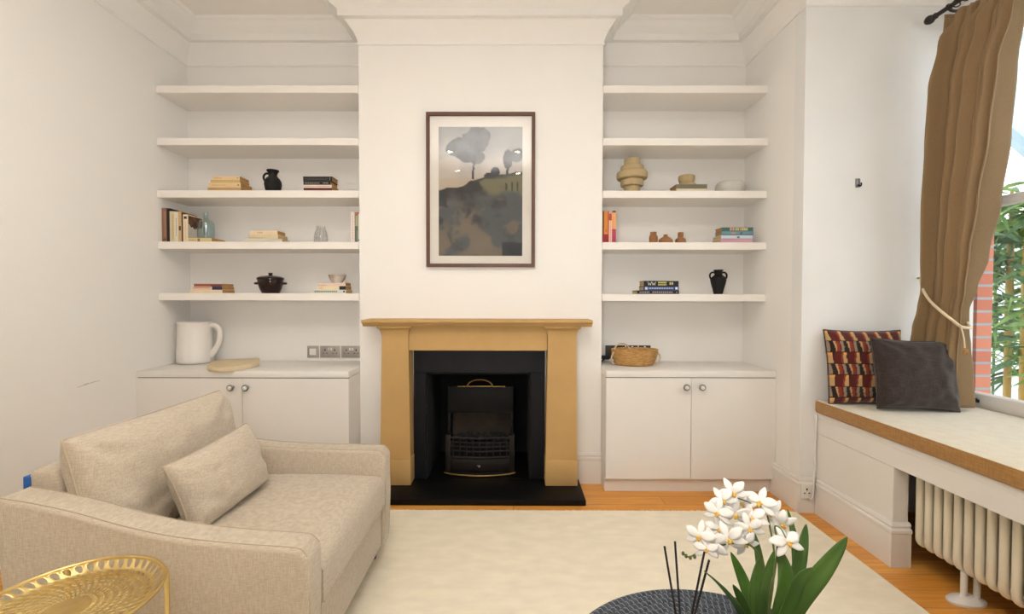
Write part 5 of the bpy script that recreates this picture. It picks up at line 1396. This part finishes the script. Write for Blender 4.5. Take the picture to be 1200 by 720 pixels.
# ------------------------------------------------------------------ lights
def downlight(x, y, power, label):
    r = thing('ceiling_downlight', label, 'downlight', (x, y, CEIL), 0, 'ceiling downlights')
    b = BM(); lathe(b, [(0.032, -0.0005), (0.032, -0.004), (0.043, -0.005), (0.046, -0.0005)], 32, cap=False); link('bezel', b, 'chrome', r)
    b = BM(); lathe(b, [(0.031, -0.0035), (0.031, -0.0005)], 24); link('lens', b, 'lamp_glow', r)
    l = bpy.data.lights.new('downlight_beam', 'SPOT'); l.energy = power; l.color = (1.0, 0.80, 0.58); l.spot_size = math.radians(130); l.spot_blend = 0.8; l.shadow_soft_size = 0.06
    o = bpy.data.objects.new('downlight_beam', l); COL.objects.link(o); o.location = (x, y, CEIL-0.03)
DL = [(-0.78, 0.03, 'ceiling downlight, upper left of the four reflected in the picture glass'), (0.04, 0.03, 'ceiling downlight, upper right of the four reflected in the picture glass'), (-0.79, -0.80, 'ceiling downlight, lower left of the four reflected in the picture glass'), (0.06, -0.93, 'ceiling downlight, lower right of the four reflected in the picture glass')]
for x, y, lb in DL: downlight(x, y, 1.5, lb)

# daylight: sky outside plus soft skylight entering by the bay
w = bpy.data.worlds.new('overcast_sky'); SC.world = w; w.use_nodes = True
bg = w.node_tree.nodes['Background']; bg.inputs['Color'].default_value = (0.86, 0.94, 1.0, 1); bg.inputs['Strength'].default_value = 2.9
def area(name, loc, rot, sx, sy, power, col):
    l = bpy.data.lights.new(name, 'AREA'); l.shape = 'RECTANGLE'; l.size = sx; l.size_y = sy; l.energy = power; l.color = col
    o = bpy.data.objects.new(name, l); COL.objects.link(o); o.location = loc; o.rotation_euler = rot; return o
pl = area('window_portal', (XW+0.07, 1.62, 1.60), (0, math.radians(90), 0), 1.9, 1.5, 1.0, (1.0, 1.0, 1.0))
pl.data.cycles.is_portal = True
# photographer's flash bounced off the ceiling behind the camera
l = bpy.data.lights.new('bounce_flash', 'SPOT'); l.energy = 470.0; l.color = (1.0, 0.985, 0.97); l.spot_size = math.radians(110); l.spot_blend = 1.0; l.shadow_soft_size = 0.08
o = bpy.data.objects.new('bounce_flash', l); COL.objects.link(o); o.location = (-0.2, -0.05, 1.75); o.rotation_euler = (math.radians(168), 0, 0)

# added fill spot beside the camera, thrown up and forward to brighten alcoves and ceiling
l = bpy.data.lights.new('fill_spot', 'SPOT'); l.energy = 86.0; l.color = (1.0, 0.995, 0.985); l.spot_size = math.radians(170); l.spot_blend = 0.7; l.shadow_soft_size = 0.30
o = bpy.data.objects.new('fill_spot', l); COL.objects.link(o); o.location = (-0.2, -0.1, 1.2); o.rotation_euler = (math.radians(140), 0, 0)

# ------------------------------------------------------------------ camera
cam = bpy.data.cameras.new('camera'); cam.sensor_width = 36.0; cam.lens = 36.0*533.0/1200.0; cam.clip_start = 0.02
co = bpy.data.objects.new('camera', cam); COL.objects.link(co)
co.matrix_world = Matrix([[0.99999, -0.001972, 0.004025, 0.0], [0.004066, 0.021293, -0.999765, 0.0], [0.001886, 0.999771, 0.021301, 1.157493], [0.0, 0.0, 0.0, 1.0]])
SC.camera = co
SC.view_settings.view_transform = 'Standard'; SC.view_settings.look = 'None'; SC.view_settings.gamma = 1.0; SC.view_settings.use_curve_mapping = False
SC.view_settings.exposure = 0.0
